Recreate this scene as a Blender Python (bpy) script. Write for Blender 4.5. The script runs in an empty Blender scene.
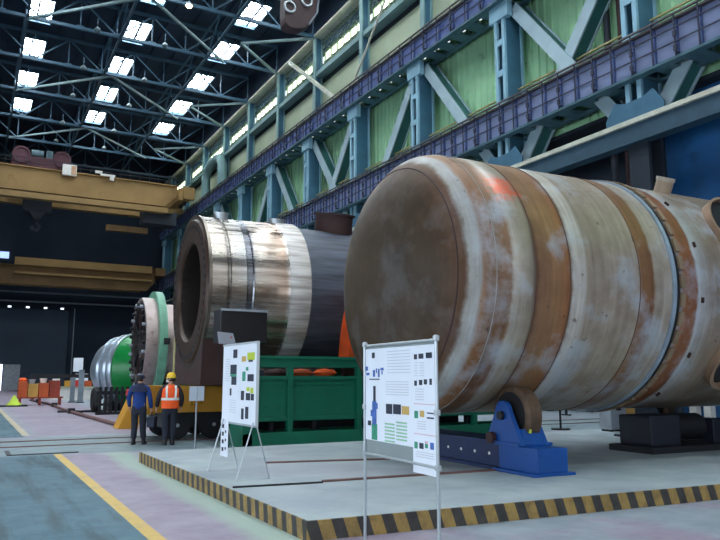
import bpy, bmesh, math, random
from mathutils import Vector, Matrix
random.seed(7)
S = bpy.context.scene
COL = S.collection
PI = math.pi

# ------------------------------------------------------------------ camera, world, exposure
cam_d = bpy.data.cameras.new('camera')
cam = bpy.data.objects.new('camera', cam_d)
COL.objects.link(cam)
cam_d.sensor_width = 36.0
cam_d.lens = 35.0
cam_d.clip_end = 500
cam.location = (0, 0, 1.65)
cam.rotation_euler = (math.radians(90) + math.atan(108 / 700.0), 0, math.radians(-29.0))
S.camera = cam

w = bpy.data.worlds.new('world')
S.world = w
w.use_nodes = True
bg = w.node_tree.nodes['Background']
bg.inputs[0].default_value = (0.84, 0.92, 1.0, 1)
bg.inputs[1].default_value = 1.05
S.view_settings.view_transform = 'Standard'
S.view_settings.look = 'None'
S.view_settings.gamma = 1.0
S.view_settings.use_curve_mapping = False
S.view_settings.exposure = 0.5
SKY_STRENGTH = 22.0        # daylight coming through the roof skylights
LEFT_STRENGTH = 2.6      # unseen glowing band added in the left wall as side fill
WIN_STRENGTH = 4.0        # daylight in the high ribbon windows

# ------------------------------------------------------------------ materials
def lin(c):
    out = []
    for v in c[:3]:
        v = v / 255.0
        out.append(v / 12.92 if v <= 0.04045 else ((v + 0.055) / 1.055) ** 2.4)
    return tuple(out) + (1.0,)

def mul(c, k):
    return tuple(min(1.0, v * k) for v in c[:3]) + (1.0,)

class NT:
    def __init__(self, name):
        self.m = bpy.data.materials.new(name)
        self.m.use_nodes = True
        self.t = self.m.node_tree
        self.b = self.t.nodes['Principled BSDF']
    def n(self, typ, **kw):
        nd = self.t.nodes.new(typ)
        for k, v in kw.items():
            setattr(nd, k, v)
        return nd
    def l(self, a, b):
        self.t.links.new(a, b)
    def coord(self, out='Object'):
        return self.n('ShaderNodeTexCoord').outputs[out]
    def mapping(self, vec, scale=(1, 1, 1)):
        mp = self.n('ShaderNodeMapping')
        mp.inputs['Scale'].default_value = scale
        self.l(vec, mp.inputs['Vector'])
        return mp.outputs[0]
    def noise(self, vec, scale=2.0, detail=4.0, rough=0.55):
        nd = self.n('ShaderNodeTexNoise')
        nd.inputs['Scale'].default_value = scale
        nd.inputs['Detail'].default_value = detail
        nd.inputs['Roughness'].default_value = rough
        self.l(vec, nd.inputs['Vector'])
        return nd.outputs['Fac']
    def ramp(self, fac, stops, interp='LINEAR'):
        r = self.n('ShaderNodeValToRGB')
        cr = r.color_ramp
        cr.interpolation = interp
        while len(cr.elements) < len(stops):
            cr.elements.new(1.0)
        for e, (p, c) in zip(cr.elements, stops):
            e.position = p
            e.color = c if len(c) == 4 else tuple(c) + (1,)
        self.l(fac, r.inputs['Fac'])
        return r.outputs['Color']
    def math(self, op, a, b=None, clamp=False):
        nd = self.n('ShaderNodeMath', operation=op)
        nd.use_clamp = clamp
        for i, v in enumerate((a, b)):
            if v is None:
                continue
            if isinstance(v, (int, float)):
                nd.inputs[i].default_value = v
            else:
                self.l(v, nd.inputs[i])
        return nd.outputs[0]
    def mix(self, fac, a, b, blend='MIX'):
        nd = self.n('ShaderNodeMix', data_type='RGBA', blend_type=blend)
        for i, v in ((0, fac), (6, a), (7, b)):
            if isinstance(v, (int, float)):
                nd.inputs[i].default_value = v
            elif isinstance(v, tuple):
                nd.inputs[i].default_value = v
            else:
                self.l(v, nd.inputs[i])
        return nd.outputs[2]
    def sep(self, vec):
        nd = self.n('ShaderNodeSeparateXYZ')
        self.l(vec, nd.inputs[0])
        return nd.outputs
    def band(self, v, lo, hi, soft=0.01):
        """1 inside lo..hi of a coordinate, 0 outside"""
        a = self.math('SUBTRACT', v, lo)
        a = self.math('DIVIDE', a, soft, True)
        b = self.math('SUBTRACT', hi, v)
        b = self.math('DIVIDE', b, soft, True)
        return self.math('MULTIPLY', a, b)
    def bump(self, h, strength=0.2, dist=0.02):
        nd = self.n('ShaderNodeBump')
        nd.inputs['Strength'].default_value = strength
        nd.inputs['Distance'].default_value = dist
        self.l(h, nd.inputs['Height'])
        self.l(nd.outputs[0], self.b.inputs['Normal'])
    def done(self, col, rough=0.6, metal=0.0, spec=0.5):
        if isinstance(col, tuple):
            self.b.inputs['Base Color'].default_value = col
        else:
            self.l(col, self.b.inputs['Base Color'])
        if isinstance(rough, (int, float)):
            self.b.inputs['Roughness'].default_value = rough
        else:
            self.l(rough, self.b.inputs['Roughness'])
        if isinstance(metal, (int, float)):
            self.b.inputs['Metallic'].default_value = metal
        else:
            self.l(metal, self.b.inputs['Metallic'])
        self.b.inputs['Specular IOR Level'].default_value = spec
        return self.m

MATS = {}
def mat(name, rgb, rough=0.6, metal=0.0, var=0.18, scale=2.5, stain=None, stain_amt=0.35, spec=0.4):
    """painted or bare surface with mottling and, if wanted, stains of another colour"""
    if name in MATS:
        return MATS[name]
    t = NT(name)
    c = lin(rgb)
    v = t.coord()
    f = t.noise(v, scale, 5)
    col = t.ramp(f, [(0.3, mul(c, 1 - var)), (0.7, mul(c, 1 + var))])
    if stain:
        g = t.noise(v, scale * 2.3, 6, 0.65)
        g = t.ramp(g, [(0.5 + 0.25 * (1 - stain_amt) - 0.06, (0, 0, 0, 1)), (0.78, (1, 1, 1, 1))])
        col = t.mix(g, col, lin(stain))
    MATS[name] = t.done(col, rough, metal, spec)
    return MATS[name]

def emat(name, rgb, strength):
    t = NT(name)
    c = lin(rgb)
    t.b.inputs['Emission Color'].default_value = c
    t.b.inputs['Emission Strength'].default_value = strength
    return t.done(c, 0.3)

M_roof = mat('roof_deck_dark', (54, 64, 78), 0.9, var=0.25, scale=0.3, spec=0.1)
M_truss = mat('truss_blue_grey_paint', (56, 86, 106), 0.55, var=0.2, scale=0.6)
M_brace = mat('brace_pale_paint', (124, 146, 150), 0.5, var=0.15, scale=0.6)
M_sky = emat('daylight_pane', (236, 248, 255), SKY_STRENGTH)
M_win = emat('ribbon_window_pane', (236, 250, 222), WIN_STRENGTH)
M_back = mat('end_wall_navy', (40, 48, 60), 0.85, var=0.2, scale=0.15, spec=0.15)
M_gate = mat('gate_slate', (58, 68, 82), 0.8, var=0.12, scale=0.2, spec=0.2)
M_wire = mat('pale_rail_paint', (120, 130, 140), 0.6)
M_clad = mat('green_cladding', (164, 210, 166), 0.6, var=0.16, scale=0.35, stain=(90, 120, 90), stain_amt=0.3)
M_cladup = mat('grey_green_cladding', (124, 140, 118), 0.65, var=0.16, scale=0.35, stain=(90, 105, 85), stain_amt=0.3)
M_cream = mat('cream_wall_panel', (160, 170, 142), 0.6, var=0.16, scale=0.3, stain=(150, 150, 110), stain_amt=0.25)
M_lowwall = mat('blue_wall_paint', (22, 80, 130), 0.6, var=0.35, scale=0.4, stain=(16, 40, 80), stain_amt=0.6)
M_lowdark = mat('dark_wall_tone', (36, 44, 54), 0.8, var=0.2, scale=0.4)
M_col = mat('column_blue_paint', (132, 172, 190), 0.5, var=0.12, scale=0.8)
M_coldk = mat('column_web_blue', (62, 104, 128), 0.5, var=0.15, scale=0.8)
M_colup = mat('upper_column_paint', (120, 152, 152), 0.55, var=0.12, scale=0.8)
M_diag = mat('diagonal_pale_paint', (156, 178, 186), 0.5, var=0.12, scale=0.8)
M_diagin = mat('diagonal_green_side', (50, 100, 98), 0.5, var=0.12, scale=0.8)
M_gird = mat('girder_lavender_paint', (123, 133, 167), 0.5, var=0.14, scale=0.7)
M_girdup = mat('girder_blue_paint', (91, 107, 160), 0.5, var=0.14, scale=0.7)
M_stiff = mat('stiffener_slate', (70, 86, 130), 0.5)
M_flange = mat('girder_flange_teal', (72, 104, 116), 0.5)
M_rail = mat('railing_dark_paint', (42, 44, 62), 0.55)
M_railtop = mat('railing_brown_top', (84, 76, 78), 0.55)
M_ochre = mat('railing_ochre', (170, 160, 110), 0.55)
M_bus = mat('bus_rail_pale', (186, 186, 170), 0.5)
M_bus2 = mat('bus_beam_blue', (50, 76, 92), 0.5)
M_crane = mat('crane_ochre_paint', (151, 119, 72), 0.6, var=0.14, scale=0.4, stain=(120, 84, 46), stain_amt=0.35)
M_crane2 = mat('crane_brown_ochre', (126, 95, 58), 0.65, var=0.16, scale=0.4, stain=(84, 60, 40), stain_amt=0.35)
M_cranedk = mat('crane_dark_steel', (46, 50, 60), 0.6)
M_trolley = mat('trolley_maroon', (78, 42, 51), 0.6, var=0.25, scale=0.8)
M_trolleyg = mat('trolley_grey_green', (84, 108, 116), 0.6)
M_white = mat('white_paint', (226, 222, 216), 0.5, var=0.06)
M_hook = mat('hook_block_brown', (58, 40, 42), 0.55, var=0.25, scale=1.5)
M_steel = mat('bare_steel', (170, 172, 176), 0.3, 1.0, var=0.08)
M_dark = mat('near_black_steel', (22, 24, 30), 0.55, var=0.25)
M_rubber = mat('black_rubber', (20, 20, 22), 0.7, var=0.2)
M_brown = mat('brown_primer', (58, 36, 34), 0.65, var=0.22, scale=1.8)
M_yellow = mat('cart_yellow', (193, 139, 44), 0.5, var=0.12, scale=1.0, stain=(150, 100, 40), stain_amt=0.25)
M_bed = mat('bed_green_paint', (8, 98, 73), 0.5, var=0.12, scale=1.2, stain=(8, 70, 60), stain_amt=0.35)
M_blue = mat('stand_blue_paint', (8, 70, 142), 0.42, var=0.16, scale=1.6, stain=(20, 36, 84), stain_amt=0.3)
M_bluedk = mat('stand_navy_paint', (19, 38, 80), 0.5, var=0.2, scale=1.6)
M_roller = mat('roller_rusty_tread', (92, 72, 56), 0.55, 0.3, var=0.3, scale=5, stain=(50, 36, 30), stain_amt=0.4)
M_red = mat('red_paint', (190, 40, 36), 0.5)
M_orange = mat('orange_cloth', (232, 96, 40), 0.8, var=0.15, scale=3)
M_orangebox = mat('orange_crate_paint', (181, 80, 38), 0.6, var=0.2, scale=2)
M_ochrebox = mat('ochre_crate', (186, 140, 70), 0.65, var=0.2, scale=2)
M_redbrown = mat('rust_red_crate', (140, 56, 40), 0.65, var=0.2, scale=2)
M_lime = mat('lime_cover', (190, 210, 70), 0.7)
M_grey = mat('grey_steel_paint', (150, 156, 164), 0.5)
M_plate = mat('grey_label_plate', (150, 152, 162), 0.5, var=0.05)
M_alu = mat('aluminium_tube', (178, 184, 188), 0.35, 0.7, var=0.06)
M_paper = mat('poster_paper', (236, 240, 248), 0.6, var=0.03)
M_sheet = mat('grey_backing_sheet', (140, 150, 150), 0.6, var=0.08)
M_skin = mat('skin', (198, 150, 124), 0.55, var=0.06, scale=8)
M_hair = mat('dark_hair', (34, 28, 26), 0.7)
M_jblue = mat('work_jacket_blue', (22, 56, 122), 0.8, var=0.15, scale=6)
M_jnavy = mat('work_jacket_navy', (30, 38, 66), 0.8, var=0.15, scale=6)
M_trous = mat('dark_work_trousers', (34, 38, 50), 0.85, var=0.2, scale=6)
M_boot = mat('black_leather_boot', (22, 22, 24), 0.5)
M_vest = mat('orange_vest', (250, 92, 34), 0.75, var=0.08, scale=6)
M_refl = mat('reflective_tape', (232, 232, 228), 0.4, var=0.03)
M_helm = mat('yellow_helmet', (240, 196, 60), 0.35, var=0.05)
M_g1 = mat('ink_grey', (206, 210, 218), 0.7, var=0.05)
M_g2 = mat('ink_dark', (44, 50, 66), 0.7, var=0.2, scale=20)
M_g3 = mat('ink_blue', (70, 104, 176), 0.7, var=0.3, scale=20)
M_g4 = mat('ink_green', (60, 150, 120), 0.7, var=0.3, scale=20)
M_g5 = mat('ink_lime', (196, 212, 60), 0.7, var=0.1)
M_g6 = mat('ink_ochre', (206, 170, 96), 0.7, var=0.1)
M_g7 = mat('ink_pink', (220, 180, 190), 0.7, var=0.05)
M_g8 = mat('ink_pale_green', (150, 196, 160), 0.7, var=0.05)
M_strip = mat('rusty_floor_strip', (112, 82, 78), 0.6, 0.2, var=0.25, scale=2)
M_lamp = emat('lamp_glow', (255, 226, 170), 14.0)
M_lampoff = mat('lamp_shade_grey', (110, 124, 130), 0.5)
M_outside = emat('daylight_outside', (226, 234, 255), 2.2)

# ------------------------------------------------------------------ mesh builder
class MB:
    def __init__(self):
        self.bm = bmesh.new()
    def box(self, c, s, rot=None):
        m = Matrix.Translation(Vector(c))
        if rot is not None:
            m = m @ rot.to_4x4()
        m = m @ Matrix.Diagonal((s[0], s[1], s[2], 1))
        bmesh.ops.create_cube(self.bm, size=1.0, matrix=m)
        return self
    def bx(self, x0, x1, y0, y1, z0, z1):
        return self.box(((x0 + x1) / 2, (y0 + y1) / 2, (z0 + z1) / 2), (abs(x1 - x0), abs(y1 - y0), abs(z1 - z0)))
    def beam(self, p, q, wd, ht, upv=(0, 0, 1)):
        p, q = Vector(p), Vector(q)
        d = q - p
        z = d.normalized()
        u = Vector(upv)
        if abs(z.dot(u)) > 0.98:
            u = Vector((1, 0, 0))
        x = u.cross(z).normalized()
        y = z.cross(x)
        r = Matrix((x, y, z)).transposed()
        return self.box((p + q) / 2, (wd, ht, d.length), r)
    def cyl(self, p, q, r0, r1=None, n=16, caps=True):
        p, q = Vector(p), Vector(q)
        r1 = r0 if r1 is None else r1
        d = q - p
        rot = Vector((0, 0, 1)).rotation_difference(d.normalized()).to_matrix().to_4x4()
        bmesh.ops.create_cone(self.bm, cap_ends=caps, segments=n, radius1=r0, radius2=r1, depth=d.length,
                              matrix=Matrix.Translation((p + q) / 2) @ rot)
        return self
    def tube(self, pts, r, n=8, closed=False):
        pts = [Vector(p) for p in pts]
        N = len(pts)
        rings = []
        prev = None
        for i, p in enumerate(pts):
            a = pts[(i - 1) % N] if (i or closed) else p
            b = pts[(i + 1) % N] if (i < N - 1 or closed) else p
            t = (b - a).normalized()
            if prev is None:
                u = Vector((0, 0, 1)) if abs(t.z) < 0.9 else Vector((1, 0, 0))
                x = u.cross(t).normalized()
            else:
                x = (prev - t * prev.dot(t)).normalized()
            prev = x
            y = t.cross(x)
            rings.append([self.bm.verts.new(p + x * r * math.cos(2 * PI * k / n) + y * r * math.sin(2 * PI * k / n)) for k in range(n)])
        rg = range(N) if closed else range(N - 1)
        for i in rg:
            A, B = rings[i], rings[(i + 1) % N]
            for k in range(n):
                self.bm.faces.new((A[k], A[(k + 1) % n], B[(k + 1) % n], B[k]))
        if not closed:
            self.bm.faces.new(rings[0][::-1])
            self.bm.faces.new(rings[-1])
        return self
    def lathe(self, prof, axis='X', c=(0, 0, 0), n=64, close=False):
        """profile of (along axis, radius) pairs turned about the axis through c"""
        c = Vector(c)
        rings = []
        for (a, r) in prof:
            ring = []
            if r < 1e-5:
                off = {'X': Vector((a, 0, 0)), 'Y': Vector((0, a, 0)), 'Z': Vector((0, 0, a))}[axis]
                ring = [self.bm.verts.new(c + off)]
            else:
                for k in range(n):
                    co, si = r * math.cos(2 * PI * k / n), r * math.sin(2 * PI * k / n)
                    off = {'X': Vector((a, co, si)), 'Y': Vector((si, a, co)), 'Z': Vector((co, si, a))}[axis]
                    ring.append(self.bm.verts.new(c + off))
            rings.append(ring)
        idx = range(len(rings)) if close else range(len(rings) - 1)
        for i in idx:
            A, B = rings[i], rings[(i + 1) % len(rings)]
            for k in range(n):
                k2 = (k + 1) % n
                if len(A) == 1 and len(B) == 1:
                    continue
                if len(A) == 1:
                    self.bm.faces.new((A[0], B[k2], B[k]))
                elif len(B) == 1:
                    self.bm.faces.new((A[k], A[k2], B[0]))
                else:
                    self.bm.faces.new((A[k], A[k2], B[k2], B[k]))
        return self
    def prism(self, poly, d, axis='Z'):
        """closed polygon of 3d points pushed along vector d"""
        d = Vector(d)
        a = [self.bm.verts.new(Vector(p)) for p in poly]
        b = [self.bm.verts.new(Vector(p) + d) for p in poly]
        self.bm.faces.new(a)
        self.bm.faces.new(b[::-1])
        n = len(a)
        for i in range(n):
            self.bm.faces.new((a[i], b[i], b[(i + 1) % n], a[(i + 1) % n]))
        return self
    def loft(self, rings, n=20, cap=True):
        """rings of (cx, cy, z, rx, ry)"""
        R = []
        for (cx, cy, z, rx, ry) in rings:
            R.append([self.bm.verts.new((cx + rx * math.cos(2 * PI * k / n), cy + ry * math.sin(2 * PI * k / n), z)) for k in range(n)])
        for A, B in zip(R, R[1:]):
            for k in range(n):
                self.bm.faces.new((A[k], A[(k + 1) % n], B[(k + 1) % n], B[k]))
        if cap:
            self.bm.faces.new(R[0][::-1])
            self.bm.faces.new(R[-1])
        return self
    def build(self, name, m, parent=None, world=False, smooth=False, bevel=0.0):
        if bevel:
            bmesh.ops.bevel(self.bm, geom=self.bm.edges[:], offset=bevel, segments=2, affect='EDGES', profile=0.7)
        bmesh.ops.recalc_face_normals(self.bm, faces=self.bm.faces)
        if world and parent is not None:
            mw = parent.matrix_basis.inverted()
            p = parent.parent
            while p is not None:
                mw = mw @ p.matrix_basis.inverted()
                p = p.parent
            self.bm.transform(mw)
        me = bpy.data.meshes.new(name)
        self.bm.to_mesh(me)
        self.bm.free()
        if smooth:
            for p in me.polygons:
                p.use_smooth = True
            try:
                me.set_sharp_from_angle(angle=math.radians(38))
            except Exception:
                pass
        me.materials.append(m)
        o = bpy.data.objects.new(name, me)
        COL.objects.link(o)
        if parent is not None:
            o.parent = parent
        return o

def tag(o, label, cat, group=None, kind=None):
    if label:
        o['label'] = label
    if cat:
        o['category'] = cat
    if group:
        o['group'] = group
    if kind:
        o['kind'] = kind
    return o

def thing(name, label, cat, loc=(0, 0, 0), rz=0.0, group=None, kind=None):
    o = bpy.data.objects.new(name, None)
    COL.objects.link(o)
    o.empty_display_size = 0.2
    o.location = loc
    o.rotation_euler = (0, 0, rz)
    o.matrix_basis = Matrix.Translation(Vector(loc)) @ Matrix.Rotation(rz, 4, 'Z')
    return tag(o, label, cat, group, kind)

def struct(name, mb, m, label=None):
    o = mb.build(name, m)
    o['kind'] = 'structure'
    o['label'] = label or name.replace('_', ' ')
    o['category'] = name.split('_')[0]
    return o

ORD = ['first', 'second', 'third', 'fourth', 'fifth', 'sixth', 'seventh', 'eighth', 'ninth', 'tenth', 'eleventh', 'twelfth', 'thirteenth', 'fourteenth']
YK = [19.3 + 8.47 * k for k in range(-3, 11)]      # bay lines down the hall
XW = 24.0                                          # inner face of the crane girders

# ------------------------------------------------------------------ setting: floor
def make_floor():
    t = NT('painted_concrete_floor')
    v = t.coord()
    big = t.noise(v, 0.35, 5)
    fine = t.noise(v, 2.2, 6, 0.65)
    wob = t.math('MULTIPLY', t.math('SUBTRACT', t.noise(v, 0.8, 3), 0.5), 0.5)
    x, y, z = t.sep(v)
    xw = t.math('ADD', x, wob)
    yw = t.math('ADD', y, wob)
    grey = t.ramp(fine, [(0.3, lin((120, 132, 142))), (0.7, lin((149, 158, 166)))])
    pink = t.ramp(fine, [(0.3, lin((129, 118, 134))), (0.7, lin((153, 142, 156)))])
    teal = t.ramp(fine, [(0.25, lin((43, 77, 92))), (0.5, lin((60, 97, 112))), (0.75, lin((76, 113, 124)))])
    streak = t.noise(t.mapping(v, (2.2, 0.22, 1)), 1.6, 6, 0.6)
    teal = t.mix(t.ramp(streak, [(0.48, (0, 0, 0, 1)), (0.66, (1, 1, 1, 1))]), teal, lin((26, 57, 69)))
    green = lin((151, 173, 156))
    tealgrey = t.ramp(fine, [(0.3, lin((96, 116, 123))), (0.7, lin((125, 142, 144)))])
    col = t.mix(t.band(big, 0.48, 2, 0.1), grey, pink)
    far = t.mix(t.band(xw, 1.5, 6.5, 0.6), grey, pink)
    col = t.mix(t.band(yw, 22, 300, 0.8), col, far)
    col = t.mix(t.math('MULTIPLY', t.band(yw, 16.6, 22, 0.5), 0.85), col, tealgrey)
    near = t.band(yw, -20, 17, 0.4)
    col = t.mix(t.math('MULTIPLY', t.band(x, 1.85, 3.4, 0.02), near), col, pink)
    col = t.mix(t.math('MULTIPLY', t.math('MULTIPLY', t.band(xw, 2.62, 3.4, 0.25), near), 0.8), col, green)
    col = t.mix(t.math('MULTIPLY', t.band(x, -60, 1.85, 0.02), t.band(yw, -20, 17.2, 0.4)), col, teal)
    col = t.mix(t.math('MULTIPLY', t.band(x, -60, 1.6, 0.1), t.band(yw, 22, 300, 0.4)), col, teal)
    worn = t.ramp(fine, [(0.28, (0.55, 0.55, 0.55, 1)), (0.5, (1, 1, 1, 1))])
    yl = t.math('MULTIPLY', t.band(x, 1.755, 1.93, 0.01), t.band(y, -20, 17.05, 0.03))
    yl = t.math('MULTIPLY', yl, worn)
    col = t.mix(yl, col, lin((202, 168, 89)))
    yl2 = t.math('MULTIPLY', t.band(x, 1.50, 1.72, 0.02), t.band(y, 22.8, 60, 0.05))
    col = t.mix(t.math('MULTIPLY', yl2, 0.7), col, lin((190, 172, 129)))
    t.bump(fine, 0.08, 0.01)
    return t.done(col, t.ramp(big, [(0.3, (0.42, 0.42, 0.42, 1)), (0.7, (0.62, 0.62, 0.62, 1))]), 0.0, 0.4)

struct('floor', MB().bx(-14.4, 40, -25, 112, -0.3, 0.0), make_floor(), 'painted concrete hall floor')

# raised concrete plinth with a hazard striped edge
def hazard(axis):
    t = NT('hazard_stripe_' + axis)
    v = t.coord()
    x, y, z = t.sep(v)
    u = x if axis == 'front' else y
    s = t.math('ADD', u, t.math('MULTIPLY', z, 0.35 if axis == 'front' else -0.2))
    s = t.math('DIVIDE', s, 0.29 if axis == 'front' else 0.27)
    s = t.math('FRACT', s)
    m = t.band(s, 0.0, 0.5, 0.02)
    n = t.noise(v, 5, 6, 0.7)
    ye = t.ramp(n, [(0.3, lin((114, 93, 57))), (0.6, lin((161, 132, 73)))])
    bk = t.ramp(n, [(0.3, lin((42, 40, 40))), (0.65, lin((68, 64, 60)))])
    return t.done(t.mix(m, ye, bk), 0.7)

def make_plinth_mat():
    t = NT('plinth_concrete')
    v = t.coord()
    n = t.noise(v, 1.1, 6, 0.6)
    b = t.noise(v, 0.3, 3)
    c = t.ramp(n, [(0.3, lin((129, 142, 149))), (0.55, lin((151, 163, 166))), (0.75, lin((168, 177, 177)))])
    c = t.mix(t.ramp(b, [(0.5, (0, 0, 0, 1)), (0.7, (0.6, 0.6, 0.6, 1))]), c, lin((151, 146, 158)))
    return t.done(c, 0.6)

PL = [(3.17, 6.83), (3.12, 14.6), (30.0, 14.6), (30.0, 4.75)]
plinth = MB().prism([(x, y, 0.0) for x, y in PL], (0, 0, 0.2)).build('floor_plinth', make_plinth_mat())
tag(plinth, 'low raised concrete platform under the big rusty vessel', 'floor', kind='structure')
MB().prism([(3.145, 6.80, 0.0), (3.095, 14.62, 0.0), (3.119, 14.62, 0), (3.169, 6.83, 0)], (0, 0, 0.2)).build('hazard_edge', hazard('side'), plinth)
MB().prism([(3.145, 6.80, 0.0), (30.0, 4.72, 0.0), (30, 4.749, 0), (3.17, 6.829, 0)], (0, 0, 0.2)).build('hazard_edge', hazard('front'), plinth)
for i, (p, q, wd) in enumerate([((4.6, 11.65, .2), (7.4, 10.95, .2), .09), ((4.5, 9.2, .2), (7.4, 8.97, .2), .09), ((3.2, 9.27, .2), (4.45, 9.1, .2), .03)]):
    o = MB().beam((p[0], p[1], 0.212), (q[0], q[1], 0.212), wd, 0.024).build('steel_strip', M_strip if i < 2 else M_dark)
    tag(o, ['rusty steel floor strip nearer the green bed, running under the vessel', 'rusty steel floor strip nearer the front edge of the platform', 'thin dark seam strip in the platform by the left edge'][i], 'floor strip')

# flush rails of the transfer cart and other floor lines
for i, (y, x0, x1) in enumerate([(19.15, -3, 30), (20.75, -3, 30)]):
    o = MB().bx(x0, x1, y - 0.05, y + 0.05, 0.0, 0.02).build('floor_rail', M_strip)
    tag(o, ['flush steel rail across the floor, on the near side of the yellow cart', 'flush steel rail across the floor, on the far side of the yellow cart'][i], 'rail')
o = MB().bx(0.9, 2.3, 17.15, 17.27, 0, 0.015).bx(0.86, 0.95, 17.15, 18.2, 0, 0.015).build('drain_cover_edge', M_dark)
tag(o, 'dark L shaped steel edging at the end of the yellow floor line', 'floor edging')
pipe = thing('floor_pipe', 'long thin rusty pipe lying on the floor towards the far gate', 'pipe', (4.6, 25.3, 0))
MB().tube([(4.62, 25.3, .08), (4.35, 37.7, .08), (4.55, 47.8, .08), (4.1, 56.8, .08)], 0.07).build('pipe_run', M_strip, pipe, world=True)
for (x, y) in ((4.4, 36.0), (4.5, 44.5), (4.3, 52.5)):
    MB().bx(x - .14, x + .14, y - .2, y + .2, 0, .24).build('clamp', M_dark, pipe, world=True)

# ------------------------------------------------------------------ setting: end wall, roof, right wall
struct('wall_back', MB().bx(-14.4, 30, 109.2, 109.8, 0, 35.5), M_back, 'dark navy end wall of the hall')
struct('wall_left', MB().bx(-14.4, -14, -25, 110, 0, 1).bx(-14.4, -14, -25, 110, 7.5, 35).bx(-14.4, -14, 42, 110, 1, 7.5), M_back, 'dark left wall of the hall')
o = struct('window_90', MB().bx(-14.3, -14.2, -25, 42, 1, 7.5), emat('left_fill_glow', (226, 240, 255), LEFT_STRENGTH), 'unseen glowing band added in the left wall for side light')  # added out-of-view glow that brightens faces turned to the left
roof = MB()
roof.bx(-14.4, 30, -25, 110, 35.05, 35.4)
for i in range(17):
    x = -10 + i * 2.2
    roof.bx(x - .08, x + .08, 30, 109, 34.78, 35.05)
struct('ceiling', roof, M_roof, 'dark roof deck with purlins')

# gate and posts on the end wall
g = thing('door_1', 'wide dark sliding gate in the end wall', 'gate', (6, 109.1, 0), kind='structure')
MB().bx(-6, 12.2, 108.95, 109.2, 0, 11.3).build('gate_leaf', M_gate, g, world=True)
MB().bx(12.3, 12.9, 108.7, 109.2, 0, 11.6).build('gate_post', M_back, g, world=True)
MB().bx(12.85, 12.98, 108.6, 108.8, 0, 11.6).build('edge_strip', M_wire, g, world=True)
d = thing('door_2', 'small lit wicket doorway in the far gate', 'door', (5, 108.9, 0), kind='structure')
MB().bx(3.0, 4.1, 108.80, 108.9, 0, 3.5).build('doorway_daylight', M_outside, d, world=True)
MB().bx(4.25, 6.3, 108.6, 108.75, 0.0, 3.5).build('door_leaf', M_grey, d, world=True)
for i, z in enumerate((13.6, 12.3)):
    o = MB().bx(-14, 24, 108.3, 108.55, z - .1, z + .12).build('conductor_rail', M_wire)
    tag(o, ['upper pale rail running along the end wall', 'lower pale rail running along the end wall'][i], 'rail')
for i, px in enumerate((4.4, 6.7, 9.0, 11.2)):
    o = thing('wall_lamp', 'small lamp over the far gate, %s from the left' % ORD[i], 'lamp', (px, 108.8, 11.45))
    MB().bx(px - .3, px + .3, 108.6, 108.9, 11.35, 11.7).build('lamp_housing', M_dark, o, world=True)
    MB().bx(px - .22, px + .22, 108.55, 108.6, 11.38, 11.62).build('lamp_glass', emat('wall_lamp_glow', (230, 240, 255), 1.2) if i == 0 else bpy.data.materials['wall_lamp_glow'], o, world=True)

# corrugated cladding on the right wall
def corrugated(x, y0, y1, z0, z1, pitch=0.55, dep=0.09):
    mb = MB()
    pts = []
    y = y0
    while y < y1:
        pts += [(x, y), (x, y + pitch * .4), (x + dep, y + pitch * .5), (x + dep, y + pitch * .9)]
        y += pitch
    vs = [(mb.bm.verts.new((a, b, z0)), mb.bm.verts.new((a, b, z1))) for a, b in pts]
    for (a, b), (c, e) in zip(vs, vs[1:]):
        mb.bm.faces.new((a, c, e, b))
    vb = [(mb.bm.verts.new((x + .3, yy, z0)), mb.bm.verts.new((x + .3, yy, z1))) for yy in (y0, y1)]
    mb.bm.faces.new((vb[0][0], vb[1][0], vb[1][1], vb[0][1]))
    return mb
struct('wall_right', corrugated(25.9, -25, 109.2, 14.0, 23.4), M_clad, 'green corrugated cladding between the crane girders')
struct('trim_1', MB().bx(25.6, 25.9, -25, 109.2, 23.4, 27.35), M_cream, 'cream panels above the upper crane girder')
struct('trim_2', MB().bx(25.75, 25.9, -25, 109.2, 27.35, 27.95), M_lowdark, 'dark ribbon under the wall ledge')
struct('trim_3', MB().bx(24.95, 25.9, -25, 109.2, 27.95, 28.35), M_colup, 'pale ledge beam along the upper wall')
o = corrugated(25.6, -25, 109.2, 28.35, 29.35)
struct('trim_4', o, M_cladup, 'grey green cladding under the ribbon windows')
o = corrugated(25.6, -25, 109.2, 30.2, 31.6)
struct('trim_5', o, M_cladup, 'grey green cladding above the ribbon windows')
struct('trim_6', MB().bx(24.7, 25.6, -25, 109.2, 31.62, 31.8), M_bus, 'pale eaves beam where the roof meets the right wall')
struct('trim_7', MB().bx(25.5, 25.9, -25, 109.2, 31.85, 35.05), M_roof, 'dark wall strip above the eaves beam')
struct('wall_right_base', MB().bx(27.4, 27.8, 19.6, 109.2, 0, 14.1), M_lowdark, 'dark recessed wall below the cladding')  # dark colour also paints in the shade below the lower girder
struct('wall_right_blue', MB().bx(26.4, 26.8, -25, 19.6, 0, 14.1), M_lowwall, 'blue painted wall behind the big vessel')
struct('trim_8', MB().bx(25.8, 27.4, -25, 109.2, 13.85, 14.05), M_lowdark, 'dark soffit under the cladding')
wn = 2
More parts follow.
